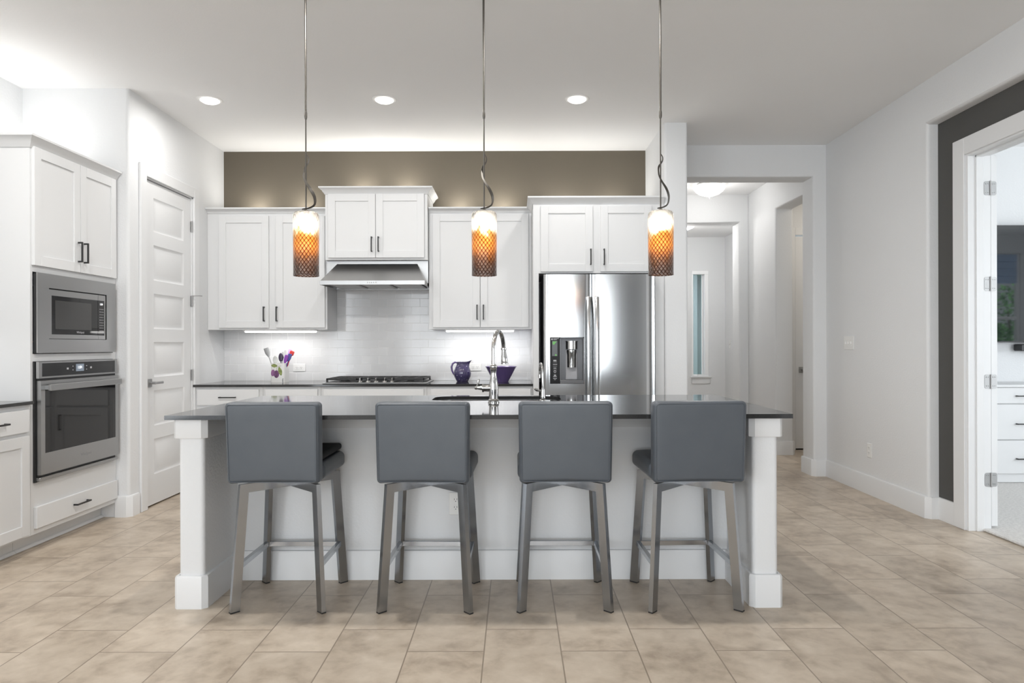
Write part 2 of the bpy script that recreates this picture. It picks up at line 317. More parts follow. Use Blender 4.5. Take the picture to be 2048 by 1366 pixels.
# ------------------------------------------------------------------ mesh builder
class MB:
    def __init__(s): s.v = []; s.f = []; s.m = []; s.mi = 0
    def face(s, idx): s.f.append(idx); s.m.append(s.mi)
    def add(s, verts, faces, T=None):
        o = len(s.v)
        for p in verts: s.v.append(Vector(T(*p)) if T else Vector(p))
        for f in faces: s.face([i + o for i in f])
        return s
    def box(s, x0, x1, y0, y1, z0, z1, b=0.0, T=None):
        if x0 > x1: x0, x1 = x1, x0
        if y0 > y1: y0, y1 = y1, y0
        if z0 > z1: z0, z1 = z1, z0
        b = min(b, (x1 - x0) * .45, (y1 - y0) * .45, (z1 - z0) * .45)
        if b <= 0:
            vs = [(x, y, z) for x in (x0, x1) for y in (y0, y1) for z in (z0, z1)]
            fs = [(0, 1, 3, 2), (4, 6, 7, 5), (0, 4, 5, 1), (2, 3, 7, 6), (0, 2, 6, 4), (1, 5, 7, 3)]
            return s.add(vs, fs, T)
        X, Y, Z = (x0, x1), (y0, y1), (z0, z1); sg = (1, -1); vs = []; ix = {}
        for i in (0, 1):
            for j in (0, 1):
                for k in (0, 1):
                    p = (X[i], Y[j], Z[k]); d = (sg[i] * b, sg[j] * b, sg[k] * b)
                    for a in range(3):
                        q = list(p)
                        for c in range(3):
                            if c != a: q[c] += d[c]
                        ix[(i, j, k, a)] = len(vs); vs.append(tuple(q))
        fs = []
        for a in range(3):
            o1, o2 = [(1, 2), (0, 2), (0, 1)][a]
            for sd in (0, 1):
                loop = []
                for u, w in ((0, 0), (1, 0), (1, 1), (0, 1)):
                    c = [0, 0, 0]; c[a] = sd; c[o1] = u; c[o2] = w
                    loop.append(ix[(c[0], c[1], c[2], a)])
                fs.append(loop)
        for a in range(3):                      # edges run along axis a
            o1, o2 = [(1, 2), (0, 2), (0, 1)][a]
            for u in (0, 1):
                for w in (0, 1):
                    c0 = [0, 0, 0]; c0[o1] = u; c0[o2] = w; c1 = list(c0); c1[a] = 1
                    fs.append([ix[(*c0, o1)], ix[(*c1, o1)], ix[(*c1, o2)], ix[(*c0, o2)]])
        for i in (0, 1):
            for j in (0, 1):
                for k in (0, 1): fs.append([ix[(i, j, k, 0)], ix[(i, j, k, 1)], ix[(i, j, k, 2)]])
        return s.add(vs, fs, T)
    def prism(s, poly, a0, a1, T=None):
        n = len(poly)
        vs = [(p[0], p[1], a0) for p in poly] + [(p[0], p[1], a1) for p in poly]
        fs = [list(range(n))[::-1], list(range(n, 2 * n))] + [[i, (i + 1) % n, n + (i + 1) % n, n + i] for i in range(n)]
        return s.add(vs, fs, T)
    def tube(s, path, r, n=12, prof=None, caps=True, T=None, up=None):
        P = [Vector(p) for p in path]; m = len(P)
        rr = r if isinstance(r, (list, tuple)) else [r] * m
        tang = []
        for i in range(m):
            a = P[max(i - 1, 0)]; b = P[min(i + 1, m - 1)]; tang.append((b - a).normalized())
        u = Vector(up) if up else (Vector((0, 0, 1)) if abs(tang[0].z) < .9 else Vector((1, 0, 0)))
        u = (u - tang[0] * u.dot(tang[0])).normalized()
        vs = []; pr = prof or [(math.cos(2 * PI * k / n), math.sin(2 * PI * k / n)) for k in range(n)]
        n = len(pr)
        for i in range(m):
            u = (u - tang[i] * u.dot(tang[i])).normalized(); w = tang[i].cross(u)
            for a, b in pr: vs.append(tuple(P[i] + u * a * rr[i] + w * b * rr[i]))
        fs = [[i * n + k, i * n + (k + 1) % n, (i + 1) * n + (k + 1) % n, (i + 1) * n + k] for i in range(m - 1) for k in range(n)]
        if caps: fs += [list(range(n))[::-1], [(m - 1) * n + k for k in range(n)]]
        return s.add(vs, fs, T)
    def cyl(s, p0, p1, r0, r1=None, n=24, T=None): return s.tube([p0, p1], [r0, r0 if r1 is None else r1], n, T=T)
    def lathe(s, prof, c=(0, 0, 0), n=32, T=None, close=False):
        vs = []; fs = []; m = len(prof); ring = []
        for r, z in prof:
            if r < 1e-6: ring.append([len(vs)]); vs.append((c[0], c[1], c[2] + z))
            else:
                ring.append(list(range(len(vs), len(vs) + n)))
                vs += [(c[0] + r * math.cos(2 * PI * k / n), c[1] + r * math.sin(2 * PI * k / n), c[2] + z) for k in range(n)]
        for i in range(m - 1 + (1 if close else 0)):
            a, b = ring[i], ring[(i + 1) % m]
            for k in range(n):
                k2 = (k + 1) % n
                if len(a) == 1 and len(b) == 1: continue
                if len(a) == 1: fs.append([a[0], b[k], b[k2]])
                elif len(b) == 1: fs.append([a[k], a[k2], b[0]])
                else: fs.append([a[k], a[k2], b[k2], b[k]])
        return s.add(vs, fs, T)
    def rbox(s, c, size, r, seg=5, inner=6, deform=None, T=None):
        h = [v / 2 for v in size]; r = min(r, min(h) * .98)
        def coords(a):
            k = h[a] - r
            co = [-k - r * math.tan(PI / 4 * (1 - t / seg)) for t in range(seg)]
            co += [-k + 2 * k * t / inner for t in range(inner + 1)]
            return co + [-x for x in co[:seg][::-1]]
        co = [coords(a) for a in range(3)]; vs = []; ix = {}; fs = []
        def vid(i, j, k):
            key = (i, j, k)
            if key not in ix:
                q = Vector((co[0][i], co[1][j], co[2][k]))
                cl = Vector([max(-(h[a] - r), min(h[a] - r, q[a])) for a in range(3)]); d = q - cl
                p = cl + d.normalized() * r if d.length > 1e-9 else q
                if deform: p = Vector(deform(p.x, p.y, p.z))
                ix[key] = len(vs); vs.append((p.x + c[0], p.y + c[1], p.z + c[2]))
            return ix[key]
        N = [len(x) - 1 for x in co]
        for a in range(3):
            b, d = [(1, 2), (0, 2), (0, 1)][a]
            for sd in (0, N[a]):
                for i in range(N[b]):
                    for j in range(N[d]):
                        L = []
                        for u, w in ((0, 0), (1, 0), (1, 1), (0, 1)):
                            t = [0, 0, 0]; t[a] = sd; t[b] = i + u; t[d] = j + w; L.append(vid(*t))
                        fs.append(L)
        return s.add(vs, fs, T)
    def sweep(s, path, prof, T=None):
        """profile (out, z) carried along a plan polyline, mitred; out = right hand of travel"""
        P = [Vector((p[0], p[1])) for p in path]; m = len(P); vs = []; n = len(prof)
        nr = []
        for i in range(m - 1):
            d = (P[i + 1] - P[i]).normalized(); nr.append(Vector((d.y, -d.x)))
        for i in range(m):
            if i == 0: k = nr[0]
            elif i == m - 1: k = nr[-1]
            else:
                k = (nr[i - 1] + nr[i]).normalized(); k = k / max(.2, k.dot(nr[i]))
            for o, z in prof: vs.append((P[i].x + k.x * o, P[i].y + k.y * o, z))
        fs = [[i * n + k, i * n + (k + 1) % n, (i + 1) * n + (k + 1) % n, (i + 1) * n + k] for i in range(m - 1) for k in range(n)]
        fs += [list(range(n))[::-1], [(m - 1) * n + k for k in range(n)]]
        return s.add(vs, fs, T)
    def build(s, name, m, parent=None, smooth=35, bev=None, rad=.02):
        off = Vector((0, 0, 0)); p = parent
        while p: off += p.location; p = p.parent
        me = bpy.data.meshes.new(name)
        me.from_pydata([tuple(v - off) for v in s.v], [], s.f)
        for k in (m if isinstance(m, (list, tuple)) else [m]): me.materials.append(k)
        for i, poly in enumerate(me.polygons): poly.material_index = s.m[i]
        b = bmesh.new(); b.from_mesh(me)
        bmesh.ops.recalc_face_normals(b, faces=b.faces)
        if bev:
            E = [e for e in b.edges if bev((e.verts[0].co + e.verts[1].co) / 2, e.verts[1].co - e.verts[0].co)]
            bmesh.ops.bevel(b, geom=E, offset=rad, segments=4, affect='EDGES', profile=.5)
        b.to_mesh(me); b.free()
        for poly in me.polygons: poly.use_smooth = True
        me.set_sharp_from_angle(angle=math.radians(smooth))
        o = bpy.data.objects.new(name, me); C.objects.link(o)
        if parent: o.parent = parent
        return o
def tag(o, label=None, cat=None, group=None, kind=None):
    if label: o['label'] = label
    if cat: o['category'] = cat
    if group: o['group'] = group
    if kind: o['kind'] = kind
    return o
def thing(name, label, cat, loc=(0, 0, 0), group=None):
    o = bpy.data.objects.new(name, None); C.objects.link(o); o.location = loc; o.empty_display_size = .05
    return tag(o, label, cat, group)
def struct(o, label=None): return tag(o, label, None, None, 'structure')
def dup(root, loc=None, rotz=None):
    r = root.copy(); C.objects.link(r)
    if loc is not None: r.location = loc
    if rotz is not None: r.rotation_euler = (0, 0, rotz)
    for ch in list(root.children):
        c = ch.copy(); C.objects.link(c); c.parent = r
        for g in list(ch.children):
            d = g.copy(); C.objects.link(d); d.parent = c
    return r
def arc_poly(pts, rad, n=6):
    """polygon with some corners rounded: pts (x,y), rad per point"""
    out = []; m = len(pts)
    for i in range(m):
        p = Vector(pts[i]); r = rad[i]
        if r <= 0: out.append(tuple(p)); continue
        a = (Vector(pts[i - 1]) - p).normalized(); b = (Vector(pts[(i + 1) % m]) - p).normalized()
        th = math.acos(max(-1, min(1, a.dot(b)))); t = r / math.tan(th / 2)
        c = p + (a + b).normalized() * (r / math.sin(th / 2)); s0 = p + a * t - c; s1 = p + b * t - c
        a0 = math.atan2(s0.y, s0.x); a1 = math.atan2(s1.y, s1.x); d = (a1 - a0 + PI) % (2 * PI) - PI
        for k in range(n + 1): out.append((c.x + r * math.cos(a0 + d * k / n), c.y + r * math.sin(a0 + d * k / n)))
    return out
def text(name, body, size, m, loc, rot, parent, depth=0.0003, align='CENTER'):
    cu = bpy.data.curves.new(name, 'FONT'); cu.body = body; cu.size = size; cu.align_x = align; cu.align_y = 'CENTER'; cu.extrude = depth
    cu.materials.append(m)
    o = bpy.data.objects.new(name, cu); C.objects.link(o)
    off = Vector((0, 0, 0)); p = parent
    while p: off += p.location; p = p.parent
    me = bpy.data.meshes.new_from_object(o)
    bpy.data.objects.remove(o)
    o = bpy.data.objects.new(name, me); C.objects.link(o)
    o.location = Vector(loc) - off; o.rotation_euler = rot; o.parent = parent
    return o
def back_T(yf):  return lambda u, v, w: (u, yf - w, v)          # front faces the camera (-y)
def left_T(xf):  return lambda u, v, w: (xf + w, u, v)          # front faces +x
def right_T(xf): return lambda u, v, w: (xf - w, u, v)          # front faces -x
def shaker(T, u0, u1, v0, v1, t=0.019, fr=0.06, rec=0.008):
    m = MB(); b = .0012
    m.box(u0, u0 + fr, v0, v1, 0, t, b, T); m.box(u1 - fr, u1, v0, v1, 0, t, b, T)
    m.box(u0 + fr, u1 - fr, v0, v0 + fr, 0, t, b, T); m.box(u0 + fr, u1 - fr, v1 - fr, v1, 0, t, b, T)
    m.box(u0 + fr - .002, u1 - fr + .002, v0 + fr - .002, v1 - fr + .002, 0, t - rec, 0, T)
    return m
def pull(T, u, v, L=0.13, vert=True, w0=0.019):
    m = MB(); s = .0048; o = .030
    if vert:
        m.box(u - s, u + s, v - L / 2, v + L / 2, w0 + o - .009, w0 + o, .0008, T)
        for q in (v - L / 2 + s, v + L / 2 - s): m.box(u - s, u + s, q - s, q + s, w0, w0 + o - .008, 0, T)
    else:
        m.box(u - L / 2, u + L / 2, v - s, v + s, w0 + o - .009, w0 + o, .0008, T)
        for q in (u - L / 2 + s, u + L / 2 - s): m.box(q - s, q + s, v - s, v + s, w0, w0 + o - .008, 0, T)
    return m
def add_door(root, T, u0, u1, v0, v1, hu=None, hv=None, L=.13, fr=.06):
    d = shaker(T, u0, u1, v0, v1, fr=fr).build('door', M['cab'], root)
    if hu is not None: pull(T, hu, hv, L).build('handle', M['black'], d)
    return d
def add_drawer(root, T, u0, u1, v0, v1, hu=None, L=.14):
    m = MB(); m.box(u0, u1, v0, v1, 0, .019, .0015, T); d = m.build('drawer', M['cab'], root)
    if hu is not None: pull(T, hu, (v0 + v1) / 2, L, False).build('handle', M['black'], d)
    return d
CROWN = lambda z0, z1, p: [(0, z0), (.006, z0), (.010, z0 + .010), (p * .35, z0 + .016), (p * .55, z0 + (z1 - z0) * .55), (p * .85, z1 - .016), (p, z1 - .012), (p, z1), (0, z1)]

# ------------------------------------------------------------------ the setting
ZC = 3.01                       # ceiling
m = MB(); m.box(-3.6, 5.0, -4.4, 10.7, -.12, 0); struct(m.build('floor', M['floor']), 'beige stone-look floor tiles')
m = MB(); m.box(-3.6, 3.2, -4.4, 8.6, ZC, ZC + .12); struct(m.build('ceiling', M['ceil']), 'white ceiling')
m = MB(); m.box(-3.57, -3.45, -2.0 + -2.4, -3.0, 0, ZC); m.box(-3.57, -3.45, -3.0, -.2, 0, .35); m.box(-3.57, -3.45, -3.0, -.2, 2.55, ZC); m.box(-3.57, -3.45, -.2, 4.93, 0, ZC)
struct(m.build('wall_left', M['wall']))
# wall behind the camera with an assumed wide window
m = MB(); m.box(-3.57, -2.75, -4.25, -4.13, 0, ZC); 
m.box(-2.75, 1.72, -4.25, -4.13, 0, .25); m.box(-2.75, 1.72, -4.25, -4.13, 2.65, ZC)
struct(m.build('wall_rear', M['wall']))
m = MB(); m.box(1.72, 3.05, -4.25, -4.13, 0, ZC); m.box(2.78, 2.834, -4.13, -1.2, 0, ZC); struct(m.build('added_dark_reflector', M['dark']))  # added dark panels, out of view, that darken the refrigerator's right-hand reflection
m = MB()
for x in (-2.75, -1.25, .18, 1.66): m.box(x, x + .06, -4.22, -4.16, .25, 2.65, .002)
for z in (.25, 1.42, 2.59): m.box(-2.69, 1.66, -4.215, -4.165, z, z + .06, .002)
struct(m.build('window_1', M['trim']))
# kitchen back wall
m = MB(); m.box(-2.85, 1.45, 6.39, 6.51, 0, ZC); struct(m.build('wall_back', M['brown']), 'taupe painted strip of wall above the white wall cabinets')
m = MB(); m.box(-2.706, 1.226, 6.382, 6.3905, .853, 1.80); struct(m.build('wall_backsplash', M['tile']), 'glossy white subway tile splashback')
# pantry walls with the door opening
PX = -2.707
m = MB()
m.prism(arc_poly([(-3.46, 4.81), (PX, 4.81), (PX, 5.02), (-2.83, 5.02), (-2.83, 4.93), (-3.46, 4.93)], [0, .022, 0, 0, 0, 0]), 0, ZC)
m.box(-2.83, PX, 5.02, 5.765, 2.455, ZC); m.box(-2.83, PX, 5.765, 6.40, 0, ZC)
struct(m.build('wall_pantry', M['wall']))
# short wall end to the right of the refrigerator
m = MB(); m.prism(arc_poly([(1.226, 5.585), (1.415, 5.585), (1.415, 6.52), (1.226, 6.52)], [.02, .02, 0, 0]), 0, ZC)
struct(m.build('wall_refrigerator', M['wall']), 'white wall end beside the refrigerator')
# header wall over the hall opening and its right jamb
xz = lambda a, b, c: (a, c, b)
yz = lambda a, b, c: (c, a, b)
near = lambda a, b: abs(a - b) < 1e-3
m = MB(); m.prism([(1.40, 2.722), (2.716, 2.722), (2.716, 0), (2.86, 0), (2.86, ZC), (1.40, ZC)], 6.225, 6.465, T=xz)
struct(m.build('wall_hall_opening', M['wall'], bev=lambda p, d: (near(p.y, 6.225) or near(p.y, 6.465)) and (near(p.x, 2.716) or (near(p.z, 2.722) and p.x < 2.7))))
# right wall, recess and charcoal inner wall
m = MB(); m.prism([(4.70, 0), (6.224, 0), (6.224, ZC), (-4.2, ZC), (-4.2, 0), (2.3, 0), (2.3, 2.705), (4.70, 2.705)], 2.835, 2.9095, T=yz)
struct(m.build('wall_right', M['wall'], bev=lambda p, d: near(p.x, 2.835) and (near(p.y, 4.70) or (near(p.z, 2.705)))))
m = MB(); m.box(2.9105, 3.05, 4.74, 6.29, 0, ZC); m.box(2.9105, 3.05, -4.2, 2.3, 0, ZC); struct(m.build('wall_right_inner', M['wall']))
m = MB()
m.prism([(2.3, 0), (3.42, 0), (3.42, 2.43), (4.415, 2.43), (4.415, 0), (4.74, 0), (4.74, ZC), (2.3, ZC)], 2.910, 3.05, T=yz)
struct(m.build('wall_accent', M['dark']), 'charcoal painted wall set back in the recess')
# hall
m = MB(); m.prism([(6.467, 0), (6.62, 0), (6.62, 2.667), (7.43, 2.667), (7.43, 0), (8.53, 0), (8.53, ZC), (6.467, ZC)], 2.83, 3.026, T=yz)
struct(m.build('wall_hall_right', M['wall'], bev=lambda p, d: near(p.y, 7.43) or (near(p.z, 2.667))))
m = MB(); m.prism([(1.42, 0), (1.62, 0), (1.62, 2.666), (2.715, 2.666), (2.715, 0), (2.828, 0), (2.828, ZC), (1.42, ZC)], 8.28, 8.53, T=xz)
struct(m.build('wall_hall_far', M['wall'], bev=lambda p, d: (near(p.y, 8.28) or near(p.y, 8.53)) and (near(p.x, 2.715) or near(p.z, 2.666))))
m = MB(); m.box(1.29, 1.415, 6.525, 8.3, 0, ZC); struct(m.build('wall_hall_left', M['wall']))
# foyer
m = MB()
for (a, b, c, d) in ((1.2, 2.752, 0, 2.95), (2.986, 3.35, 0, 2.95)): m.box(a, b, 10.6, 10.72, c, d)
m.box(2.752, 2.986, 10.6, 10.72, 0, .705); m.box(2.752, 2.986, 10.6, 10.72, 2.325, 2.95)
struct(m.build('wall_foyer_far', M['wall']))
m = MB(); m.box(3.26, 3.38, 8.5, 10.72, 0, 2.95); m.box(3.03, 3.26, 8.43, 8.53, 0, 2.95); struct(m.build('wall_foyer_right', M['wall']))
m = MB(); m.box(1.2, 1.32, 8.5, 10.72, 0, 2.95); struct(m.build('wall_foyer_left', M['wall']))
m = MB(); m.box(1.2, 3.38, 8.5, 10.72, 2.86, 2.98); struct(m.build('ceiling_foyer', M['ceil']))
# side passage with a door
m = MB(); m.box(3.02, 3.17, 7.77, 7.9, 0, ZC); m.box(3.17, 4.1, 7.77, 7.9, 2.44, ZC); m.box(4.1, 4.7, 7.77, 7.9, 0, ZC)
m.box(4.7, 4.8, 6.35, 7.9, 0, ZC); m.box(3.03, 4.7, 6.35, 6.44, 0, ZC)
struct(m.build('wall_passage', M['wall']))
m = MB(); m.box(3.21, 4.8, 6.34, 7.9, ZC, ZC + .1); struct(m.build('ceiling_passage', M['ceil']))
# bedroom
m = MB(); m.box(3.051, 9.3, 6.3, 6.33, 0, ZC); struct(m.build('wall_bedroom_far', M['wall']))
m = MB(); m.box(3.05, 5.55, .9, 1.0, 0, ZC); m.box(6.85, 7.3, .9, 1.0, 0, ZC); m.box(8.42, 9.3, .9, 1.0, 0, ZC)
for a, b, t in ((5.55, 6.85, 2.5), (7.3, 8.42, 2.70)): m.box(a, b, .9, 1.0, 0, .7); m.box(a, b, .9, 1.0, t, ZC)
struct(m.build('wall_bedroom_near', M['wall']))
m = MB(); m.box(9.2, 9.3, 1.0, 2.5, 0, ZC); m.box(9.2, 9.3, 4.7, 6.3, 0, ZC); m.box(9.2, 9.3, 2.5, 4.7, 0, .7); m.box(9.2, 9.3, 2.5, 4.7, 2.5, ZC)
struct(m.build('wall_bedroom_right', M['wall']))
m = MB(); m.box(3.21, 9.3, .9, 6.33, ZC, ZC + .1); struct(m.build('ceiling_bedroom', M['ceil']))
m = MB(); m.box(2.99, 9.2, 1.0, 6.3, 0.001, .016, .006); struct(m.build('floor_bedroom', M['carpet']), 'pale carpet beyond the open bedroom door')
m = MB()
for x in (7.3, 8.37): m.box(x, x + .05, .92, .98, .7, 2.7, .003)
for z in (.7, 1.60, 2.65): m.box(7.352, 8.368, .92, .98, z, z + .05, .003)
struct(m.build('window_2', M['trim']))
m = MB()
for i in range(4): m.box(7.37, 8.36, .985 + .006 * (i % 2), 1.01 + .006 * (i % 2), 2.20 + i * .12, 2.322 + i * .12, .01)
tag(m.build('roman_blind', M['shade']), 'folded fabric blind over the top half of the bedroom window', 'blind')

# baseboards
BB = [(0, 0), (.016, 0), (.016, .138), (.012, .148), (.004, .150), (0, .150)]
m = MB(); c = .022
m.sweep([(2.716, 6.46), (2.716, 6.225 + c), (2.716 + c, 6.225), (2.835, 6.225), (2.835, 4.70 + c), (2.835 + c, 4.70), (2.911, 4.70), (2.911, 4.520)], BB)
struct(m.build('baseboard_right', M['trim']))
m = MB(); m.sweep([(-2.80, 4.81), (PX - c, 4.81), (PX, 4.81 + c), (PX, 4.917)], BB); m.sweep([(PX, 5.805), (PX, 6.38)], BB)
struct(m.build('baseboard_left', M['trim']))
m = MB(); m.sweep([(2.715, 8.53), (2.715, 8.28), (2.83, 8.28), (2.83, 7.43 + c), (2.83 + c, 7.43), (3.026 - c, 7.43), (3.026, 7.43 + c), (3.026, 7.76)], BB)
struct(m.build('baseboard_hall', M['trim']))

# pantry door (six panels)
def panel_door(T, u0, u1, v0, v1, t, panels, st):
    m = MB()
    vs = [v0] + [q for p in panels for q in p] + [v1]
    m.box(u0, u0 + st, v0, v1, 0, t, 0, T); m.box(u1 - st, u1, v0, v1, 0, t, 0, T)
    for i in range(0, len(vs), 2): m.box(u0 + st, u1 - st, vs[i], vs[i + 1], 0, t, 0, T)
    a, b = u0 + st, u1 - st
    for (p, q) in panels:
        rings = [(0, t), (.014, t - .009), (.026, t - .009), (.048, t - .002)]
        L = [[(a + k, p + k, w), (b - k, p + k, w), (b - k, q - k, w), (a + k, q - k, w)] for k, w in rings]
        v = [x for l_ in L for x in l_]
        f = [[i * 4 + j, i * 4 + (j + 1) % 4, (i + 1) * 4 + (j + 1) % 4, (i + 1) * 4 + j] for i in range(3) for j in range(4)] + [[12, 13, 14, 15]]
        m.add(v, f, T)
    return m
T = left_T(PX - .045)
zs = [(.235, .50), (.60, .865), (.965, 1.23), (1.33, 1.595), (1.695, 1.96), (2.06, 2.315)]
d1 = panel_door(T, 5.045, 5.745, .012, 2.43, .035, zs, .115).build('door_1', M['trim']); struct(d1, 'white six-panel pantry door')
m = MB(); kz = .925
m.box(5.062, 5.122, kz - .03, kz + .03, .035, .043, .002, T); m.cyl((5.092, kz, .043), (5.092, kz, .085), .010, T=T)
m.box(5.082, 5.20, kz - .009, kz + .009, .075, .091, .004, T)
m.build('door_handle', M['satin'], d1)
for z in (2.2, 1.575, .955):
    m = MB(); m.box(5.748, 5.758, z - .045, z + .045, .018, .048, .001, T); m.cyl((5.752, z - .047, .045), (5.752, z + .047, .045), .0065, n=12, T=T)
    m.build('hinge', M['satin'], d1)
m = MB(); m.tube([(5.752, 1.62, .05), (5.752, 1.62, .11), (5.775, 1.62, .12)], .003, 8, T=T); m.build('door_stop', M['satin'], d1)
def casing(name, T, u0, u1, v1, wd, t=.018):
    m = MB()
    m.box(u0 - wd, u0, 0, v1 + wd, 0, t, .003, T); m.box(u1, u1 + wd, 0, v1 + wd, 0, t, .003, T); m.box(u0, u1, v1, v1 + wd, 0, t, .003, T)
    return m
m = casing('trim_1', left_T(PX), 5.022, 5.765, 2.445, .085)
m.box(5.02, 5.040, 0, 2.45, -.12, .001, 0, left_T(PX)); m.box(5.750, 5.767, 0, 2.45, -.12, .001, 0, left_T(PX)); m.box(5.02, 5.767, 2.437, 2.456, -.12, .001, 0, left_T(PX))
m.box(5.04, 5.052, 0, 2.44, -.11, -.05, 0, left_T(PX)); m.box(5.74, 5.752, 0, 2.44, -.11, -.05, 0, left_T(PX))
struct(m.build('trim_1', M['trim']), 'white pantry door casing')
m = MB(); m.box(-2.86, -2.82, 4.95, 5.9, 0, 2.6); struct(m.build('wall_pantry_inside', M['dark']))
# bedroom door casing, jamb, open door
T = right_T(2.910)
m = MB()
m.box(4.405, 4.518, 0, 2.525, 0, .019, .003, T); m.box(3.42, 4.405, 2.415, 2.525, 0, .019, .003, T); m.box(3.31, 3.42, 0, 2.525, 0, .019, .003, T)
m.box(4.388, 4.416, 0, 2.43, -.142, .004, .001, T); m.box(3.42, 4.39, 2.405, 2.432, -.142, .004, .001, T); m.box(3.418, 3.44, 0, 2.43, -.142, .004, .001, T)
m.box(4.378, 4.39, 0, 2.42, -.09, -.045, .001, T); m.box(3.44, 4.39, 2.395, 2.407, -.09, -.045, .001, T)
struct(m.build('trim_2', M['trim']), 'white bedroom door casing in the charcoal recess')
m = MB(); m.box(3.056, 3.096, 4.392, 5.30, .03, 2.41, .002); d3 = struct(m.build('door_3', M['trim']), 'white bedroom door folded back against the wall')
for z in (2.196, 1.583, .957, .328):
    m = MB(); m.prism(arc_poly([(3.010, z - .044), (3.047, z - .044), (3.047, z + .044), (3.010, z + .044)], [.012, 0, 0, .012]), 4.3862, 4.3885, T=xz)
    m.prism(arc_poly([(3.054, z - .044), (3.091, z - .044), (3.091, z + .044), (3.054, z + .044)], [0, .012, .012, 0]), 4.3895, 4.392, T=xz)
    m.cyl((3.0505, 4.384, z - .046), (3.0505, 4.384, z + .046), .0055, n=12)
    for dx in (3.022, 3.036, 3.066, 3.08):
        for dz in (-.028, .028): m.cyl((dx, 4.384 if dx < 3.05 else 4.3875, z + dz), (dx, 4.3889, z + dz), .003, n=8)
    m.build('hinge', M['satin'], d3)
# passage door
T = back_T(7.80)
m = MB(); m.box(3.185, 4.09, .018, 2.42, 0, .035, .002, T); d2 = struct(m.build('door_2', M['trim']), 'white door at the end of the hall side passage')
m = MB(); m.box(3.222, 3.288, .875, .945, .035, .044, .002, T); m.cyl((3.255, .91, .044), (3.255, .91, .09), .011, T=T); m.box(3.245, 3.37, .90, .92, .08, .095, .004, T); m.build('door_handle', M['satin'], d2)
m = MB(); T7 = back_T(7.77)
m.box(3.09, 3.18, 0, 2.52, 0, .018, .003, T7); m.box(3.18, 4.1, 2.435, 2.52, 0, .018, .003, T7); m.box(4.1, 4.19, 0, 2.52, 0, .018, .003, T7)
struct(m.build('trim_3', M['trim']))
m = MB(); m.box(3.17, 4.1, 7.80, 7.83, .0, .017); struct(m.build('door_gap_shade', M['black']))  # black strip painting the shade in the gap under the door
# foyer window
T = back_T(10.6)
m = MB()
m.box(2.744, 2.766, .735, 2.285, -.10, .006, .002, T); m.box(2.951, 3.0, .735, 2.285, -.02, .012, .003, T); m.box(2.943, 2.951, .735, 2.285, -.115, .002, .001, T); m.box(2.922, 2.943, .735, 2.285, -.108, -.085, .002, T)
m.box(2.744, 3.0, 2.285, 2.338, -.10, .012, .003, T); m.box(2.744, 3.0, .70, .735, -.10, .006, .002, T)
w3 = struct(m.build('window_3', mat('daylit_white', (.88, .885, .89), .35)), 'narrow white framed sidelight window in the foyer')  # frame colour whitened to carry the daylight that falls on it
m = MB(); m.box(2.722, 3.042, .688, .708, -.01, .045, .003, T); m.box(2.738, 3.026, .594, .688, 0, .016, .003, T); m.build('window_sill', M['trim'], w3)
m = MB(); m.box(2.76, 2.925, .73, 2.29, -.100, -.095, 0, T); m.build('window_pane', M['glass'], w3)
# outside the foyer window
m = MB(); m.box(3.02, 3.6, 12.2, 12.35, 0, 3.2); m.box(3.02, 3.15, 11.8, 12.21, 0, 3.2); tag(m.build('porch_pillar', M['teal']), 'teal grey porch pillar seen through the foyer window', 'pillar')
m = MB(); m.box(2.0, 4.6, 11.7, 12.3, 2.42, 2.85, .01); tag(m.build('porch_beam', M['sage']), 'sage green beam across the porch outside', 'beam')
m = MB(); m.box(-1, 9.5, 10.8, 16, -.2, -.05); m.box(4.5, 11, -5, .88, -.3, -.12); struct(m.build('ground', M['grass']))

# ------------------------------------------------------------------ island
c = .014
isl = thing('kitchen_island', 'white kitchen island with plastered end posts and a recessed seating side', 'kitchen island', (-.17, 3.7, 0))
for (x0, x1) in ((-1.54, -1.424), (1.089, 1.205)):
    m = MB(); m.prism(arc_poly([(x0, 3.136), (x1, 3.136), (x1, 4.235), (x0, 4.235)], [.02, .02, 0, 0]), 0, .866); m.build('end_post', M['wall'], isl)
m = MB(); m.box(-1.43, 1.095, 3.52, 3.64, 0, .866); m.build('knee_wall', M['wall'], isl)
e = .003; c = .012
path = [(-1.54, 4.235), (-1.54, 3.136 + e), (-1.54 + e, 3.136), (-1.424 - c, 3.136), (-1.424, 3.136 + c), (-1.424, 3.52), (1.089, 3.52), (1.089, 3.136 + c), (1.089 + c, 3.136), (1.205 - e, 3.136), (1.205, 3.136 + e), (1.205, 4.235)]
m = MB(); m.sweep(path, BB); m.build('baseboard', M['trim'], isl)
m = MB(); m.sweep(path, [(0, .778), (.015, .778), (.017, .781), (.017, .866), (0, .866)]); m.build('apron_trim', M['trim'], isl)
Tk = lambda u, v, w: (u, 4.215 + w, v)
m = MB(); m.box(-1.43, -.52, 3.63, 4.215, .10, .864); m.box(.28, 1.095, 3.63, 4.215, .10, .864); m.box(-.52, .28, 3.63, 4.215, .10, .64); m.box(-.52, .28, 4.206, 4.216, .6, .864); m.box(-1.43, 1.095, 3.63, 4.15, .001, .10); m.build('cabinet_body', M['cab'], isl)
for i in range(5):
    u = -1.40 + i * .495
    shaker(Tk, u, u + .47, .12, .845).build('door', M['cab'], isl)
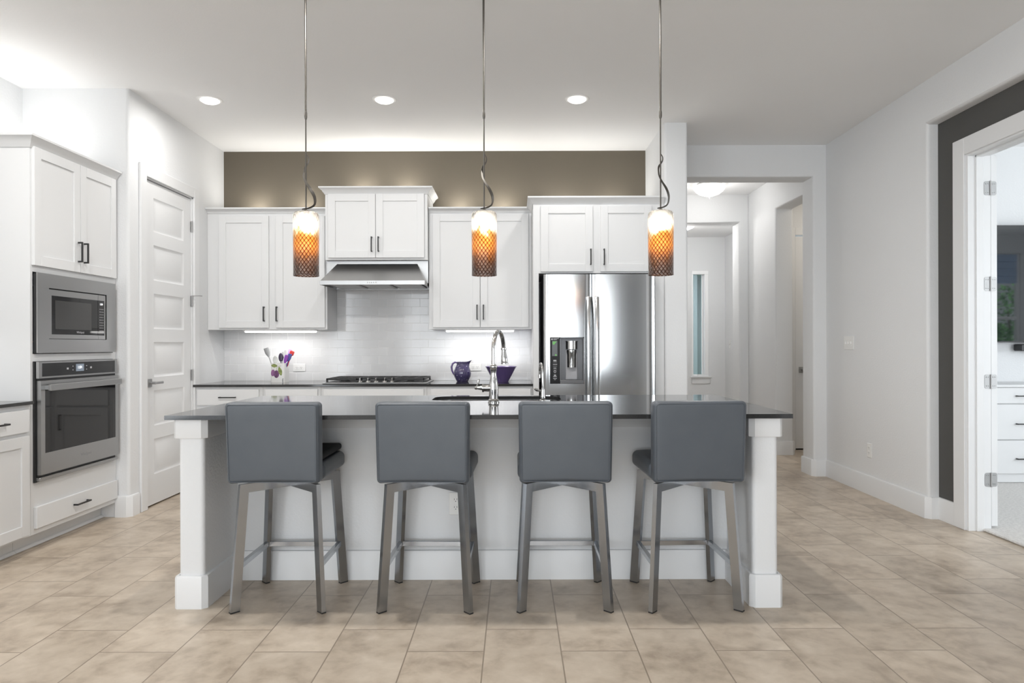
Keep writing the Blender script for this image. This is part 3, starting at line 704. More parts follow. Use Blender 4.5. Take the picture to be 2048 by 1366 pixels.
# countertop with a sink cut-out
def slab_with_hole(m, x0, x1, y0, y1, z0, z1, hole):
    q = len(hole) // 4
    out = [(x0, y0), (x1, y0), (x1, y1), (x0, y1)]
    for zz in (z0, z1):
        o = len(m.v)
        for p in out + hole: m.v.append(Vector((p[0], p[1], zz)))
        for k in range(4):
            a, b = k, (k + 1) % 4
            i0 = k * q + q // 2; i1 = ((k + 1) % 4) * q + q // 2
            seq = []; j = i1
            while True:
                seq.append(j)
                if j == i0: break
                j = (j - 1) % len(hole)
            m.face([o + a, o + b] + [o + 4 + j for j in seq])
    o = len(m.v); n = len(hole)
    for zz in (z0, z1):
        for p in hole: m.v.append(Vector((p[0], p[1], zz)))
    for k in range(n): m.face([o + k, o + (k + 1) % n, o + n + (k + 1) % n, o + n + k])
    o = len(m.v)
    for zz in (z0, z1):
        for p in out: m.v.append(Vector((p[0], p[1], zz)))
    for k in range(4): m.face([o + k, o + (k + 1) % 4, o + 4 + (k + 1) % 4, o + 4 + k])
SX0, SX1, SY0, SY1 = -.478, .268, 3.873, 4.204
hole = arc_poly([(SX0, SY0), (SX1, SY0), (SX1, SY1), (SX0, SY1)], [.09] * 4, 7)
m = MB(); slab_with_hole(m, -1.579, 1.2536, 3.085, 4.285, .866, .886, hole)
tag(m.build('island_countertop', M['quartz']), 'polished dark grey countertop slab over the island', 'countertop')
snk = thing('sink', 'stainless undermount sink set in the island countertop', 'sink', (-.105, 4.04, .66))
m = MB(); sh = arc_poly([(SX0 - .006, SY0 - .006), (SX1 + .006, SY0 - .006), (SX1 + .006, SY1 + .002), (SX0 - .006, SY1 + .002)], [.09] * 4, 7)
n = len(sh); vs = [(p[0], p[1], .8655) for p in sh] + [(p[0], p[1], .67) for p in sh]
m.add(vs, [[i, (i + 1) % n, n + (i + 1) % n, n + i] for i in range(n)] + [[n + i for i in range(n)]]); m.build('basin', M['steel'], snk)
m = MB(); m.lathe([(0, .004), (.03, .004), (.045, .001), (.05, 0)], (-.105, 4.04, .671)); m.build('drain', M['chrome'], snk)

# faucets
fx, fy, z0 = -.115, 3.74, .886
fa = thing('kitchen_faucet', 'tall polished gooseneck faucet with pull-down head on the island', 'faucet', (fx, fy, z0))
m = MB(); m.lathe([(0, 0), (.031, 0), (.031, .005), (.027, .008), (.030, .013), (.027, .018), (.0245, .022), (.0255, .04), (.0262, .07), (.0245, .10), (.019, .13), (.0155, .155), (.0155, .17), (.019, .183), (.0165, .187), (.0215, .193), (.0215, .199), (.015, .204), (.0119, .21), (0, .21)], (fx, fy, z0)); m.build('body', M['chrome'], fa)
ddx, ddy = .052, .19
pts = [(fx, fy, z0 + .205), (fx, fy, 1.10), (fx, fy, 1.17)]
for k in range(1, 17):
    a = PI * k / 16; t = (1 - math.cos(a)) / 2
    pts.append((fx + ddx * t, fy + ddy * t, 1.175 + .101 * math.sin(a)))
m = MB(); m.tube(pts, .0119, 16); m.build('spout', M['chrome'], fa)
ex, ey = fx + ddx, fy + ddy
m = MB()
hd = [(.0125, 0), (.0165, -.004), (.0165, -.012), (.0125, -.016), (.0135, -.03), (.0175, -.055), (.0195, -.078), (.0185, -.086), (.021, -.089), (.021, -.095), (.015, -.096), (0, -.094)]
m.lathe([(0, 0)] + hd, (0, 0, 0), T=lambda x, y, z: (ex + x - z * .06, ey + y, 1.186 + z)); m.build('spray_head', M['chrome'], fa)
m = MB(); hz = .966
m.tube([(fx - .015, fy, hz), (fx - .03, fy, hz), (fx - .052, fy, hz), (fx - .053, fy, hz), (fx - .062, fy, hz), (fx - .063, fy, hz), (fx - .078, fy, hz), (fx - .09, fy, hz)], [.018, .0195, .019, .023, .023, .013, .010, .008], 16)
m.lathe([(0, -.009), (.008, -.008), (.011, 0), (.008, .008), (0, .010)], (fx - .094, fy, hz))
m.tube([(fx - .090, fy, hz), (fx - .086, fy - .002, hz + .02), (fx - .082, fy - .004, hz + .042), (fx - .082, fy - .004, hz + .05)], [.0065, .0055, .008, .005], 10)
m.build('lever', M['chrome'], fa)
gx, gy = .158, 3.838
fb = thing('water_faucet', 'small slender gooseneck water tap beside the tall faucet', 'faucet', (gx, gy, z0))
m = MB(); m.lathe([(0, 0), (.019, 0), (.019, .005), (.012, .01), (.014, .018), (.011, .03), (.0105, .06), (.007, .075), (0, .075)], (gx, gy, z0)); m.build('body', M['chrome'], fb)
pts = [(gx, gy, z0 + .07), (gx - .002, gy, 1.02)]
for k in range(1, 13):
    a = PI * k / 12; t = (1 - math.cos(a)) / 2
    pts.append((gx - .002 - .012 * t, gy + .10 * t, 1.045 + .05 * math.sin(a)))
pts.append((gx - .014, gy + .10, 1.02))
m = MB(); m.tube(pts, .0062, 12); m.lathe([(0, 0), (.008, 0), (.008, .02), (0, .02)], (gx - .014, gy + .10, 1.01), 12); m.build('spout', M['chrome'], fb)
m = MB(); m.tube([(gx, gy, .94), (gx - .025, gy, .945), (gx - .03, gy, .946), (gx - .042, gy, .952)], [.006, .0055, .008, .008], 10); m.lathe([(0, -.007), (.007, 0), (0, .007)], (gx - .045, gy, .955), 12); m.build('lever', M['chrome'], fb)

# ------------------------------------------------------------------ bar stools
def make_stool(x, y, rz, label):
    r = thing('bar_stool', label, 'bar stool', (0, 0, 0), 'grey counter stools along the island')
    def bend(px, py, pz):
        lean = -.018 * max(0, pz / .36 + .5)
        arch = .010 * (1 - (px / .2) ** 2) * max(0, min(1, (-pz - .10) / .08))
        return (px * (1 + .010 * (pz / .18)), py + lean + .004 * (px / .2) ** 2, pz + arch)
    bz0, bz1 = .588, .950
    m = MB(); m.rbox((0, -.226, (bz0 + bz1) / 2), (.412, .076, bz1 - bz0), .020, 5, 8, bend); bk = m.build('backrest', M['leather'], r, 180)
    # piping round the rear face
    lp = []
    W, H = .412 / 2 - .012, (bz1 - bz0) / 2 - .009
    for (px, pz) in arc_poly([(-W, -H), (W, -H), (W, H), (-W, H)], [.014] * 4, 4):
        a, b, d = bend(px, -.0372, pz); lp.append((a, b - .226, d + (bz0 + bz1) / 2))
    lp.append(lp[0])
    dense = []
    for i in range(len(lp) - 1):
        A, B = Vector(lp[i]), Vector(lp[i + 1]); k = max(1, int((B - A).length / .04))
        for j in range(k):
            q = A.lerp(B, j / k); dense.append(tuple(q))
    dense.append(lp[0])
    m = MB(); m.tube(dense, .0022, 6, caps=False); m.build('piping', M['leather'], bk)
    def cushion(px, py, pz):
        return (px, py, pz + (.006 * (1 - (px / .21) ** 2) if pz > 0 else 0))
    m = MB(); m.rbox((0, -.008, .632), (.424, .392, .078), .028, 5, 6, cushion); m.build('seat', M['leather'], r, 180)
    m = MB(); m.cyl((0, 0, .572), (0, 0, .592), .10, n=32); m.box(-.13, .13, -.13, .13, .584, .594, .002); m.build('swivel_plate', M['black'], r)
    R0, R1 = .196, .164; hw, ht = .0105, .021
    for sx in (-1, 1):
        for sy in (-1, 1):
            # leg: 42 x 21 mm tube in the diagonal plane, mitred into the cross arm
            dx, dy = sx / math.sqrt(2), sy / math.sqrt(2); tx, ty = -dy, dx
            ra, rb = R0 * math.sqrt(2), R1 * math.sqrt(2)
            def P(rad, t, z): return (dx * rad + tx * t, dy * rad + ty * t, z)
            lean = (ra - rb) / .57
            def rad_at(z): return ra - lean * z
            vs = [P(rad_at(.006) - ht, -hw, .006), P(rad_at(.006) + ht, -hw, .006), P(rad_at(.572) + ht, -hw, .572), P(rad_at(.532) - ht, -hw, .532)]
            vs += [P(rad_at(.006) - ht, hw, .006), P(rad_at(.006) + ht, hw, .006), P(rad_at(.572) + ht, hw, .572), P(rad_at(.532) - ht, hw, .532)]
            m = MB(); m.add(vs, [(0, 1, 2, 3), (7, 6, 5, 4), (0, 4, 5, 1), (1, 5, 6, 2), (2, 6, 7, 3), (3, 7, 4, 0)]); lg = m.build('leg', M['legsteel'], r)
            m = MB(); m.add([P(rad_at(0) + a, b, z) for z in (0, .006) for a, b in ((-ht, -hw), (ht, -hw), (ht, hw), (-ht, hw))], [(0, 1, 2, 3), (7, 6, 5, 4), (0, 4, 5, 1), (1, 5, 6, 2), (2, 6, 7, 3), (3, 7, 4, 0)]); m.build('foot_cap', M['black'], lg)
            o_, i_ = rad_at(.572) + ht, rad_at(.532) - ht
            vs = [P(0, -hw, .572), P(o_, -hw, .572), P(i_, -hw, .532), P(0, -hw, .532), P(0, hw, .572), P(o_, hw, .572), P(i_, hw, .532), P(0, hw, .532)]
            m = MB(); m.add(vs, [(0, 1, 2, 3), (7, 6, 5, 4), (0, 4, 5, 1), (1, 5, 6, 2), (2, 6, 7, 3), (3, 7, 4, 0)]); m.build('cross_arm', M['legsteel'], r)
    q = R0 - (R0 - R1) / .57 * .2 - .004
    for a, b in (((-q, -q), (-q, q)), ((q, -q), (q, q)), ((-q, q), (q, q))):
        m = MB()
        if a[0] == b[0]: m.box(a[0] - .010, a[0] + .010, a[1], b[1], .190, .214, .001)
        else: m.box(a[0], b[0], a[1] - .010, a[1] + .010, .190, .214, .001)
        m.build('footrest_bar', M['legsteel'], r)
    r.location = (x, y, 0); r.rotation_euler = (0, 0, rz)
    return r
st = make_stool(-1.067, 3.276, 0.0, 'grey leather bar stool nearest the pantry door, holding a black seat pad')
for (x, y, rz, lab) in ((-.400, 3.27, -.025, 'grey leather bar stool second from the left, just left of the sink'), (.2243, 3.276, 0.0, 'grey leather bar stool in front of the right end of the sink'), (.806, 3.276, .035, 'grey leather bar stool nearest the hall, beside the right island post')):
    s2 = dup(st, (x, y, 0), rz); s2['label'] = lab
m = MB(); m.rbox((-1.062, 3.280, .694), (.38, .36, .032), .014, 4, 5); tag(m.build('seat_pad', M['pad'], None, 180), 'thin black seat pad lying on the left bar stool', 'cushion')

# ------------------------------------------------------------------ outlets and switches
def outlet(T, u, v, label, horiz=False):
    r = thing('electrical_outlet', label, 'outlet', T(u, v, 0))
    a, b = (.0575, .035) if horiz else (.035, .0575)
    m = MB(); m.box(u - a, u + a, v - b, v + b, 0, .006, .003, T); m.build('cover_plate', M['plate'], r)
    for k in (-1, 1):
        cu, cv = (u + k * .02, v) if horiz else (u, v + k * .02)
        m = MB(); m.prism(arc_poly([(cu - .0165, cv - .0145), (cu + .0165, cv - .0145), (cu + .0165, cv + .0145), (cu - .0165, cv + .0145)], [.008] * 4, 4), .005, .0085, T)
        m.mi = 1
        for q in (-.0065, .0065): m.box(cu + q - .0011, cu + q + .0011, cv - .001, cv + .0075, .0083, .0088, 0, T)
        m.cyl((cu, cv - .0075, .0083), (cu, cv - .0075, .0088), .0024, n=10, T=T)
        m.build('socket', [M['plate'], M['slot']], r)
    return r
outlet(back_T(3.52), -.304, .387, 'white power outlet on the island behind the second stool')
outlet(back_T(6.382), -2.005, .995, 'white power outlet on the tiles behind the utensil crock', True)
outlet(back_T(6.382), -.366, .995, 'white power outlet on the tiles beside the purple pitcher', True)
outlet(right_T(2.835), 5.47, .35, 'white power outlet low on the right wall')
def switch(T, u, v, n_, label):
    r = thing('light_switch', label, 'light switch', T(u, v, 0)); w = .0235 * n_ + .012
    m = MB(); m.box(u - w, u + w, v - .058, v + .058, 0, .006, .003, T); m.build('cover_plate', M['plate'], r)
    for k in range(n_):
        cu = u + (k - (n_ - 1) / 2) * .046
        m = MB(); m.box(cu - .005, cu + .005, v - .012, v + .012, .005, .016, .002, T); m.build('toggle', M['plate'], r)
switch(right_T(2.835), 5.80, 1.21, 3, 'white triple light switch on the right wall near the hall')
switch(right_T(3.26), 10.35, 1.2, 1, 'white light switch on the foyer wall beyond the hall')

# ------------------------------------------------------------------ pendant lamps
def make_pendant(x, y, label):
    zb = 1.55
    r = thing('pendant_lamp', label, 'pendant lamp', (x, y, zb), 'glass pendants over the island')
    R, H = .063, .322
    pr = [(R, 0), (R - .0008, .02), (R, .15), (R + .001, .29), (R - .001, .308), (R - .006, .317), (R - .014, .321), (.020, H), (.016, H), (.020, H - .004), (R - .014, .316), (R - .008, .312), (R - .005, .303), (R - .004, .29), (R - .005, .02), (R - .004, 0)]
    m = MB(); m.lathe(pr, (x, y, zb), 48, close=True); m.build('glass_shade', M['amber'], r, 60)
    m = MB(); m.lathe([(0, .012), (.008, .012), (.012, .008), (.024, .001), (.024, -.003), (0, -.003)], (x, y, zb + H), 24); m.lathe([(0, 0), (.014, 0), (.014, .05), (0, .05)], (x, y, zb + H - .053), 20); m.build('socket_cap', M['bronze'], r)
    m = MB(); m.lathe([(0, 0), (.010, .003), (.017, .014), (.019, .028), (.016, .042), (.009, .055), (0, .058)], (x, y, zb + .225), 20); m.build('bulb', M['bulb'], r)
    m = MB(); m.cyl((x, y, zb + H + .01), (x, y, 2.35), .0036, n=10); m.cyl((x, y, 2.36), (x, y, ZC - .02), .0054, n=12); m.build('rod', M['bronze'], r)
    m = MB(); m.lathe([(0, -.022), (.0055, -.020), (.0075, -.008), (.0075, .008), (.0055, .020), (0, .022)], (x, y, 2.36), 16); m.build('coupling', M['bronze'], r)
    m = MB(); m.lathe([(0, -.028), (.02, -.028), (.06, -.012), (.065, 0), (0, 0)], (x, y, ZC), 32); m.build('canopy', M['bronze'], r)
    # twisted ribbon
    pts = []; wd = []
    key = [(0, .004, 2.165, .003), (.012, .006, 2.145, .004), (.010, .008, 2.125, .005), (-.006, .010, 2.10, .007), (-.010, .002, 2.075, .006), (-.008, -.010, 2.045, .007), (.006, -.014, 2.015, .009), (.026, -.010, 1.985, .012), (.040, 0, 1.955, .012), (.043, .010, 1.93, .010), (.036, .012, 1.908, .008), (.016, .004, 1.894, .006), (-.004, -.006, 1.888, .005), (-.018, -.008, 1.885, .004)]
    for i in range(len(key) - 1):
        for j in range(5):
            t = j / 5; k0, k1 = key[i], key[i + 1]; km = key[max(i - 1, 0)]; kp = key[min(i + 2, len(key) - 1)]
            pts.append(tuple(.5 * (2 * k0[a] + (k1[a] - km[a]) * t + (2 * km[a] - 5 * k0[a] + 4 * k1[a] - kp[a]) * t * t + (3 * k0[a] - km[a] - 3 * k1[a] + kp[a]) * t ** 3) + (x, y, 0)[a] for a in range(3)))
            wd.append(k0[3] + (k1[3] - k0[3]) * t)
    pts.append(tuple(key[-1][a] + (x, y, 0)[a] for a in range(3))); wd.append(key[-1][3])
    m = MB(); m.tube(pts, wd, prof=[(.70, .10), (.70, -.10), (-.70, -.10), (-.70, .10)], up=(1, .25, 0)); m.build('ribbon', M['bronze'], r)
    d = bpy.data.lights.new('pendant_glow', 'POINT'); d.energy = 1.8; d.color = (1.0, 0.94, 0.86); d.shadow_soft_size = .04
    o = bpy.data.objects.new('pendant_glow', d); C.objects.link(o); o.location = (0, 0, .15); o.parent = r
    return r
pd = make_pendant(-1.048, 3.45, 'amber glass pendant lamp hanging left, in front of the pantry-side wall cabinet')
for x, lab in ((-.151, 'amber glass pendant lamp hanging in the middle, over the faucet'), (.738, 'amber glass pendant lamp hanging right, in front of the refrigerator edge')):
    p2 = dup(pd, (x, 3.45, 1.55)); p2['label'] = lab

# ------------------------------------------------------------------ recessed lights
def downlight(x, y, label, power=8):
    r = thing('recessed_light', label, 'ceiling light', (x, y, ZC), 'recessed ceiling lights')
    m = MB(); m.lathe([(.066, 0), (.066, -.006), (.084, -.006), (.090, -.001), (.090, 0)], (x, y, ZC), 40, close=True); m.build('trim_ring', M['plate'], r)
    m = MB(); m.lathe([(.068, -.001), (.066, -.010), (.050, -.020), (.025, -.027), (0, -.029)], (x, y, ZC), 40); m.build('lens', M['lens'], r, 180)
    area('downlight', (0, 0, -.034), (0, 0, 0), .10, .10, power, NEUT, PI, 'DISK', r)
for x, lab in ((-2.236, 'recessed ceiling light nearest the pantry door'), (-.952, 'recessed ceiling light above the range hood, middle of the row'), (.465, 'recessed ceiling light nearest the refrigerator')): downlight(x, 5.04, lab)
for x, lab in ((-2.236, 'assumed recessed ceiling light above the island, on the oven side'), (-.952, 'assumed recessed ceiling light above the island, between left and middle pendants'), (.465, 'assumed recessed ceiling light above the island, beside the right pendant')): downlight(x, 3.12, lab, 20)  # unseen row above the frame, assumed from the shadows on the floor

# ------------------------------------------------------------------ kitchen back run
CT = .873
def base_cab(x0, x1, label, fronts):
    r = thing('base_cabinet', label, 'cabinet', ((x0 + x1) / 2, 5.8, 0), 'white base cabinets on the back wall')
    m = MB(); m.box(x0, x1, 5.785, 6.38, .105, .852); m.box(x0, x1, 5.86, 6.38, .001, .105); m.build('carcass', M['cab'], r)
    T = back_T(5.785)
    for kind, u0, u1, v0, v1, h in fronts:
        if kind == 'drawer': add_drawer(r, T, u0, u1, v0, v1, (u0 + u1) / 2 if h else None)
        else: add_door(r, T, u0, u1, v0, v1, h, v1 - .12 if h is not None else None)
base_cab(-2.705, -2.126, 'white base cabinet at the pantry end of the back run', [('drawer', -2.675, -2.155, .70, .832, True), ('door', -2.675, -2.155, .125, .68, -2.20)])
base_cab(-2.124, -1.636, 'white base cabinet under the utensil crock', [('drawer', -2.10, -1.66, .70, .832, False), ('door', -2.10, -1.66, .125, .68, -1.70)])
base_cab(-1.634, -.742, 'white base cabinet under the gas cooktop', [('drawer', -1.61, -.765, .70, .832, False), ('door', -1.61, -1.19, .125, .68, -1.235), ('door', -1.185, -.765, .125, .68, -1.14)])
base_cab(-.740, .153, 'white base cabinet beside the refrigerator panel', [('drawer', -.705, .135, .70, .832, False), ('door', -.705, -.29, .125, .68, -.335), ('door', -.28, .135, .125, .68, -.24)])
m = MB(); m.box(-2.7055, .1545, 5.76, 6.381, .853, CT, .002); tag(m.build('back_countertop', M['quartz']), 'dark grey countertop along the back wall', 'countertop')
def upper(name, label, x0, x1, yf, z0, z1, doors, crown, hv, gap_top=.0):
    r = thing(name, label, 'cabinet', ((x0 + x1) / 2, yf, z0), 'white wall cabinets')
    m = MB(); m.box(x0, x1, yf, 6.38, z0, z1, .0); m.build('carcass', M['cab'], r)
    T = back_T(yf)
    for (u0, u1, v0, v1, hu) in doors: add_door(r, T, u0, u1, v0, v1, hu, hv, .13, .062)
    m = MB(); m.sweep(crown[0], CROWN(*crown[1])); m.build('crown_molding', M['cab'], r)
    return r
yf = 6.045
upper('wall_cabinet', 'white two-door wall cabinet left of the range hood', -2.7055, -1.652, yf, 1.341, 2.38, [(-2.600, -2.162, 1.357, 2.343, -2.200), (-2.098, -1.668, 1.357, 2.343, -2.088)], ([(-2.7055, yf), (-1.652, yf)], (2.366, 2.412, .045)), 1.478)
upper('wall_cabinet', 'white two-door wall cabinet between range hood and refrigerator', -.752, .153, yf, 1.341, 2.38, [(-.716, -.304, 1.357, 2.352, -.328), (-.298, .125, 1.357, 2.352, -.272)], ([(-.752, yf), (.153, yf)], (2.366, 2.412, .045)), 1.49)
yh = 5.97
upper('hood_cabinet', 'short raised white cabinet directly above the range hood', -1.646, -.756, yh, 1.944, 2.545, [(-1.618, -1.207, 1.962, 2.517, -1.237), (-1.203, -.782, 1.962, 2.517, -1.178)], ([(-1.646, 6.38), (-1.646, yh), (-.756, yh), (-.756, 6.38)], (2.517, 2.578, .048)), 2.078)
yr = 5.60
fc = upper('refrigerator_cabinet', 'deep white two-door cabinet above the refrigerator with end panel', .1555, 1.2245, yr, 1.785, 2.36, [(.216, .641, 1.797, 2.334, .622), (.703, 1.121, 1.797, 2.334, .731)], ([(.1555, 5.985), (.1555, yr), (1.2245, yr)], (2.352, 2.408, .045)), 1.915)
m = MB(); m.box(.1555, .200, yr, 6.38, .001, 1.785, .001); m.build('end_panel', M['cab'], fc)
m = MB(); m.box(1.150, 1.2245, yr, yr + .03, .001, 1.785, .001); m.build('filler_panel', M['cab'], fc)
# under-cabinet light bars and the assumed uplights on top of the cabinets
for x0, x1, lab in ((-2.403, -1.783, 'lit light bar under the left wall cabinet'), (-.61, -.005, 'lit light bar under the wall cabinet near the refrigerator')):
    r = thing('light_bar', lab, 'cabinet light', ((x0 + x1) / 2, 6.15, 1.34), 'under-cabinet light bars')
    m = MB(); m.box(x0 - .01, x1 + .01, 6.09, 6.19, 1.331, 1.3405, .001); m.build('housing', M['plate'], r)
    m = MB(); m.box(x0, x1, 6.095, 6.185, 1.318, 1.331, .005); m.build('diffuser', M['tube'], r)
    area('bar_light', (0, .02, -.026), (0, 0, 0), x1 - x0, .07, 1.7, (1, .99, .97), PI, 'RECTANGLE', r)
for i, (x, z) in enumerate(((-2.37, 2.383), (-1.93, 2.383), (-1.40, 2.548), (-.99, 2.548), (-.50, 2.383), (-.10, 2.383), (.45, 2.363), (.9, 2.363))):
    lab = ('over the pantry side of the left wall cabinet', 'over the hood side of the left wall cabinet', 'over the left hood cabinet door', 'over the right hood cabinet door', 'over the hood side of the middle wall cabinet', 'over the refrigerator side of the middle wall cabinet', 'over the left refrigerator cabinet door', 'over the right refrigerator cabinet door')[i]
    r = thing('assumed_puck_light', 'assumed small accent light behind the crown ' + lab, 'cabinet light', (x, 6.27, z), 'assumed accent lights on top of the cabinets')  # lamps hidden by the crown, assumed from the glow on the wall
    m = MB(); m.lathe([(0, .018), (.025, .018), (.032, .014), (.034, 0), (0, 0)], (x, 6.27, z), 20); m.build('housing', M['plate'], r)
    area('assumed_puck_glow', (0, 0, .024), (PI, 0, 0), .05, .05, 1.9, (1, .97, .91), PI, 'DISK', r)

# range hood
hd_ = thing('range_hood', 'stainless steel range hood over the cooktop', 'range hood', (-1.2, 6.1, 1.717))
m = MB(); m.box(-1.648, -.756, 6.02, 6.378, 1.745, 1.9425, .001); m.build('housing', M['steel'], hd_)
m = MB(); a, b = 5.835, 6.021
m.add([(-1.654, a, 1.752), (-.764, a, 1.752), (-.764, b, 1.752), (-1.654, b, 1.752), (-1.556, b, 1.916), (-.852, b, 1.916)], [(0, 1, 5, 4), (1, 2, 5), (0, 4, 3), (0, 3, 2, 1), (3, 4, 5, 2)]); m.build('canopy', M['steel'], hd_)
m = MB(); m.box(-1.656, -.762, 5.828, 5.840, 1.717, 1.753, .001); m.box(-1.656, -1.644, 5.84, 6.378, 1.717, 1.753); m.box(-.774, -.762, 5.84, 6.378, 1.717, 1.753); m.box(-1.644, -.774, 5.84, 6.378, 1.735, 1.745); m.box(-1.644, -.774, 6.34, 6.378, 1.717, 1.74); m.build('rim', M['steel'], hd_)
for i in range(3):
    u = -1.60 + i * .272
    m = MB(); m.box(u, u + .25, 5.90, 6.32, 1.722, 1.736, .003)
    for k in range(9): m.box(u + .02, u + .23, 5.925 + k * .042, 5.935 + k * .042, 1.7195, 1.7225)
    m.build('filter', M['satin'], hd_)
for i in range(5):
    m = MB(); m.cyl((-1.249 + i * .018, 5.829, 1.735), (-1.249 + i * .018, 5.824, 1.735), .0042, n=12); m.build('button', M['chrome'], hd_)

# gas cooktop
ck = thing('gas_cooktop', 'black and stainless five-knob gas cooktop on the back counter', 'cooktop', (-1.19, 6.08, CT))
m = MB(); m.box(-1.636, -.748, 5.82, 6.33, CT, CT + .010, .004); m.build('steel_tray', M['steel'], ck)
for (x0, x1, y0) in ((-1.612, -1.345, 5.86), (-1.338, -1.045, 5.96), (-1.038, -.772, 5.86)):
    m = MB(); zt = .919; y1 = 6.30
    for xx in (x0, x1 - .012): m.box(xx, xx + .012, y0, y1, zt - .016, zt, .002)
    for yy in (y0, (y0 + y1) / 2 - .006, y1 - .012): m.box(x0, x1, yy, yy + .012, zt - .016, zt, .002)
    for t in (.33, .67): xx = x0 + (x1 - x0) * t; m.box(xx - .005, xx + .005, y0, y1, zt - .012, zt, .002)
    for t in (.25, .75): yy = y0 + (y1 - y0) * t; m.box(x0, x1, yy - .005, yy + .005, zt - .012, zt, .002)
    for xx in (x0, x1 - .014):
        for yy in (y0, y1 - .014): m.box(xx, xx + .014, yy, yy + .014, CT + .009, zt - .01)
    m.build('grate', M['iron'], ck)
for (bx, by, br) in ((-1.478, 5.98, .038), (-1.478, 6.2, .03), (-1.19, 6.13, .05), (-.905, 5.98, .03), (-.905, 6.2, .038)):
    m = MB(); m.lathe([(0, .022), (br * .8, .022), (br, .016), (br, .010), (br * 1.3, .006), (br * 1.35, 0), (0, 0)], (bx, by, CT + .009), 24); m.build('burner', M['iron'], ck)
for x in (-1.324, -1.255, -1.187, -1.114, -1.05):
    m = MB(); m.lathe([(0, .014), (.0165, .013), (.020, .004), (.020, 0), (0, 0)], (x, 5.872, CT + .0095), 20); m.box(x - .0048, x + .0048, 5.855, 5.889, CT + .02, CT + .048, .002); m.build('knob', M['chrome'], ck)
# the cooktop's black glass
m = MB(); m.box(-1.618, -.766, 5.835, 6.32, CT + .0095, CT + .0118, .001); m.build('burner_deck', M['blackplastic'], ck)

# refrigerator
fr = thing('refrigerator', 'stainless side-by-side refrigerator with water dispenser', 'refrigerator', (.68, 5.9, 0))
m = MB(); m.box(.240, 1.138, 5.60, 6.36, .02, 1.772, .004); m.build('cabinet', M['greyplastic'], fr)
def curved_door(x0, x1, z0, z1, yfront, bow, cut=None):
    m = MB(); N = 14
    def y_at(x): t = (x - .5 * (x0 + x1)) / (.5 * (x1 - x0)); return yfront + bow * t * t + (.012 * max(0, abs(t) - .93) / .07) ** 1
    xs = [x0 + (x1 - x0) * i / N for i in range(N + 1)]
    def strip(xa, xb, za, zb):
        q = sorted(set([xa, xb] + [x for x in xs if xa < x < xb])); k = len(q)
        vs = [(x, y_at(x), z) for z in (za, zb) for x in q] + [(x, 5.592, z) for z in (za, zb) for x in q]
        f = [[i, i + 1, k + i + 1, k + i] for i in range(k - 1)] + [[2 * k + i, 3 * k + i, 3 * k + i + 1, 2 * k + i + 1] for i in range(k - 1)]
        f += [[i, 2 * k + i, 2 * k + i + 1, i + 1] for i in range(k - 1)] + [[k + i, k + i + 1, 3 * k + i + 1, 3 * k + i] for i in range(k - 1)]
        f += [[0, k, 3 * k, 2 * k], [k - 1, 3 * k - 1, 4 * k - 1, 2 * k - 1]]
        m.add(vs, f)
    if not cut: strip(x0, x1, z0, z1)
    else:
        a, b, c_, d = cut
        strip(x0, x1, z0, c_); strip(x0, x1, d, z1); strip(x0, a, c_, d); strip(b, x1, c_, d)
    return m
YF = 5.505
ld = curved_door(.236, .6215, .06, 1.768, YF, .005, (.285, .560, .887, 1.262)).build('freezer_door', M['steelv'], fr)
rd = curved_door(.6270, 1.130, .06, 1.768, YF, .005).build('fridge_door', M['steelv'], fr)
def fhandle(x, z0, z1):
    m = MB(); pts = []
    for i in range(17):
        t = i / 16; pts.append((x, YF - .012 - .042 * (1 - (2 * t - 1) ** 4), z0 + (z1 - z0) * t))
    m.tube(pts, .017, prof=arc_poly([(-.55, -1), (.55, -1), (.55, 1), (-.55, 1)], [.3] * 4, 3), up=(0, 1, 0))
    for z in (z0 + .004, z1 - .004): m.box(x - .015, x + .015, YF - .02, YF + .006, z - .014, z + .014, .003)
    return m
fhandle(.594, .42, 1.580).build('handle', M['steelv'], ld); fhandle(.662, .42, 1.580).build('handle', M['steelv'], rd)
# dispenser
m = MB(); m.box(.2855, .362, YF - .001, YF + .012, .888, 1.2615, .002); dp = m.build('control_panel', M['panelblack'], ld)
m = MB(); y = YF - .0018
m.box(.302, .345, y, y + .002, 1.110, 1.232); m.build('display', mat('dim_display', (.07, .075, .08), .3), dp)
m = MB(); m.prism(arc_poly([(.306, 1.205), (.318, 1.200), (.340, 1.228), (.306, 1.228)], [0] * 4), y - .0006, y + .001, T=xz); m.prism([(.322, 1.113), (.340, 1.113), (.340, 1.120), (.330, 1.128)], y - .0006, y + .001, T=xz); m.build('lit_icon', M['green'], dp)
m = MB()
for (u0, u1, z, hh) in ((.295, .307, 1.246, .014), (.312, .352, 1.250, .005), (.312, .340, 1.242, .004), (.312, .336, 1.074, .010), (.310, .340, 1.062, .002), (.309, .342, 1.044, .005), (.310, .340, 1.029, .002), (.313, .336, 1.013, .006), (.312, .338, .999, .002), (.314, .335, .962, .002), (.310, .340, .932, .005), (.316, .332, .920, .003)):
    m.box(u0, u1, y - .0006, y + .001, z - hh / 2, z + hh / 2)
for k in range(6): a = PI * k / 3; m.cyl((.3245 + .008 * math.cos(a), y - .0006, .985 + .008 * math.sin(a)), (.3245 + .008 * math.cos(a), y + .001, .985 + .008 * math.sin(a)), .0032, n=8)
m.prism([(.308, .945), (.341, .945), (.3245, .960)], y - .0006, y + .001, T=xz)
m.cyl((.352, y - .0006, 1.252), (.352, y + .001, 1.252), .004, n=10)
m.build('button_icons', M['greyp'], dp)
m = MB(); yb = YF + .075
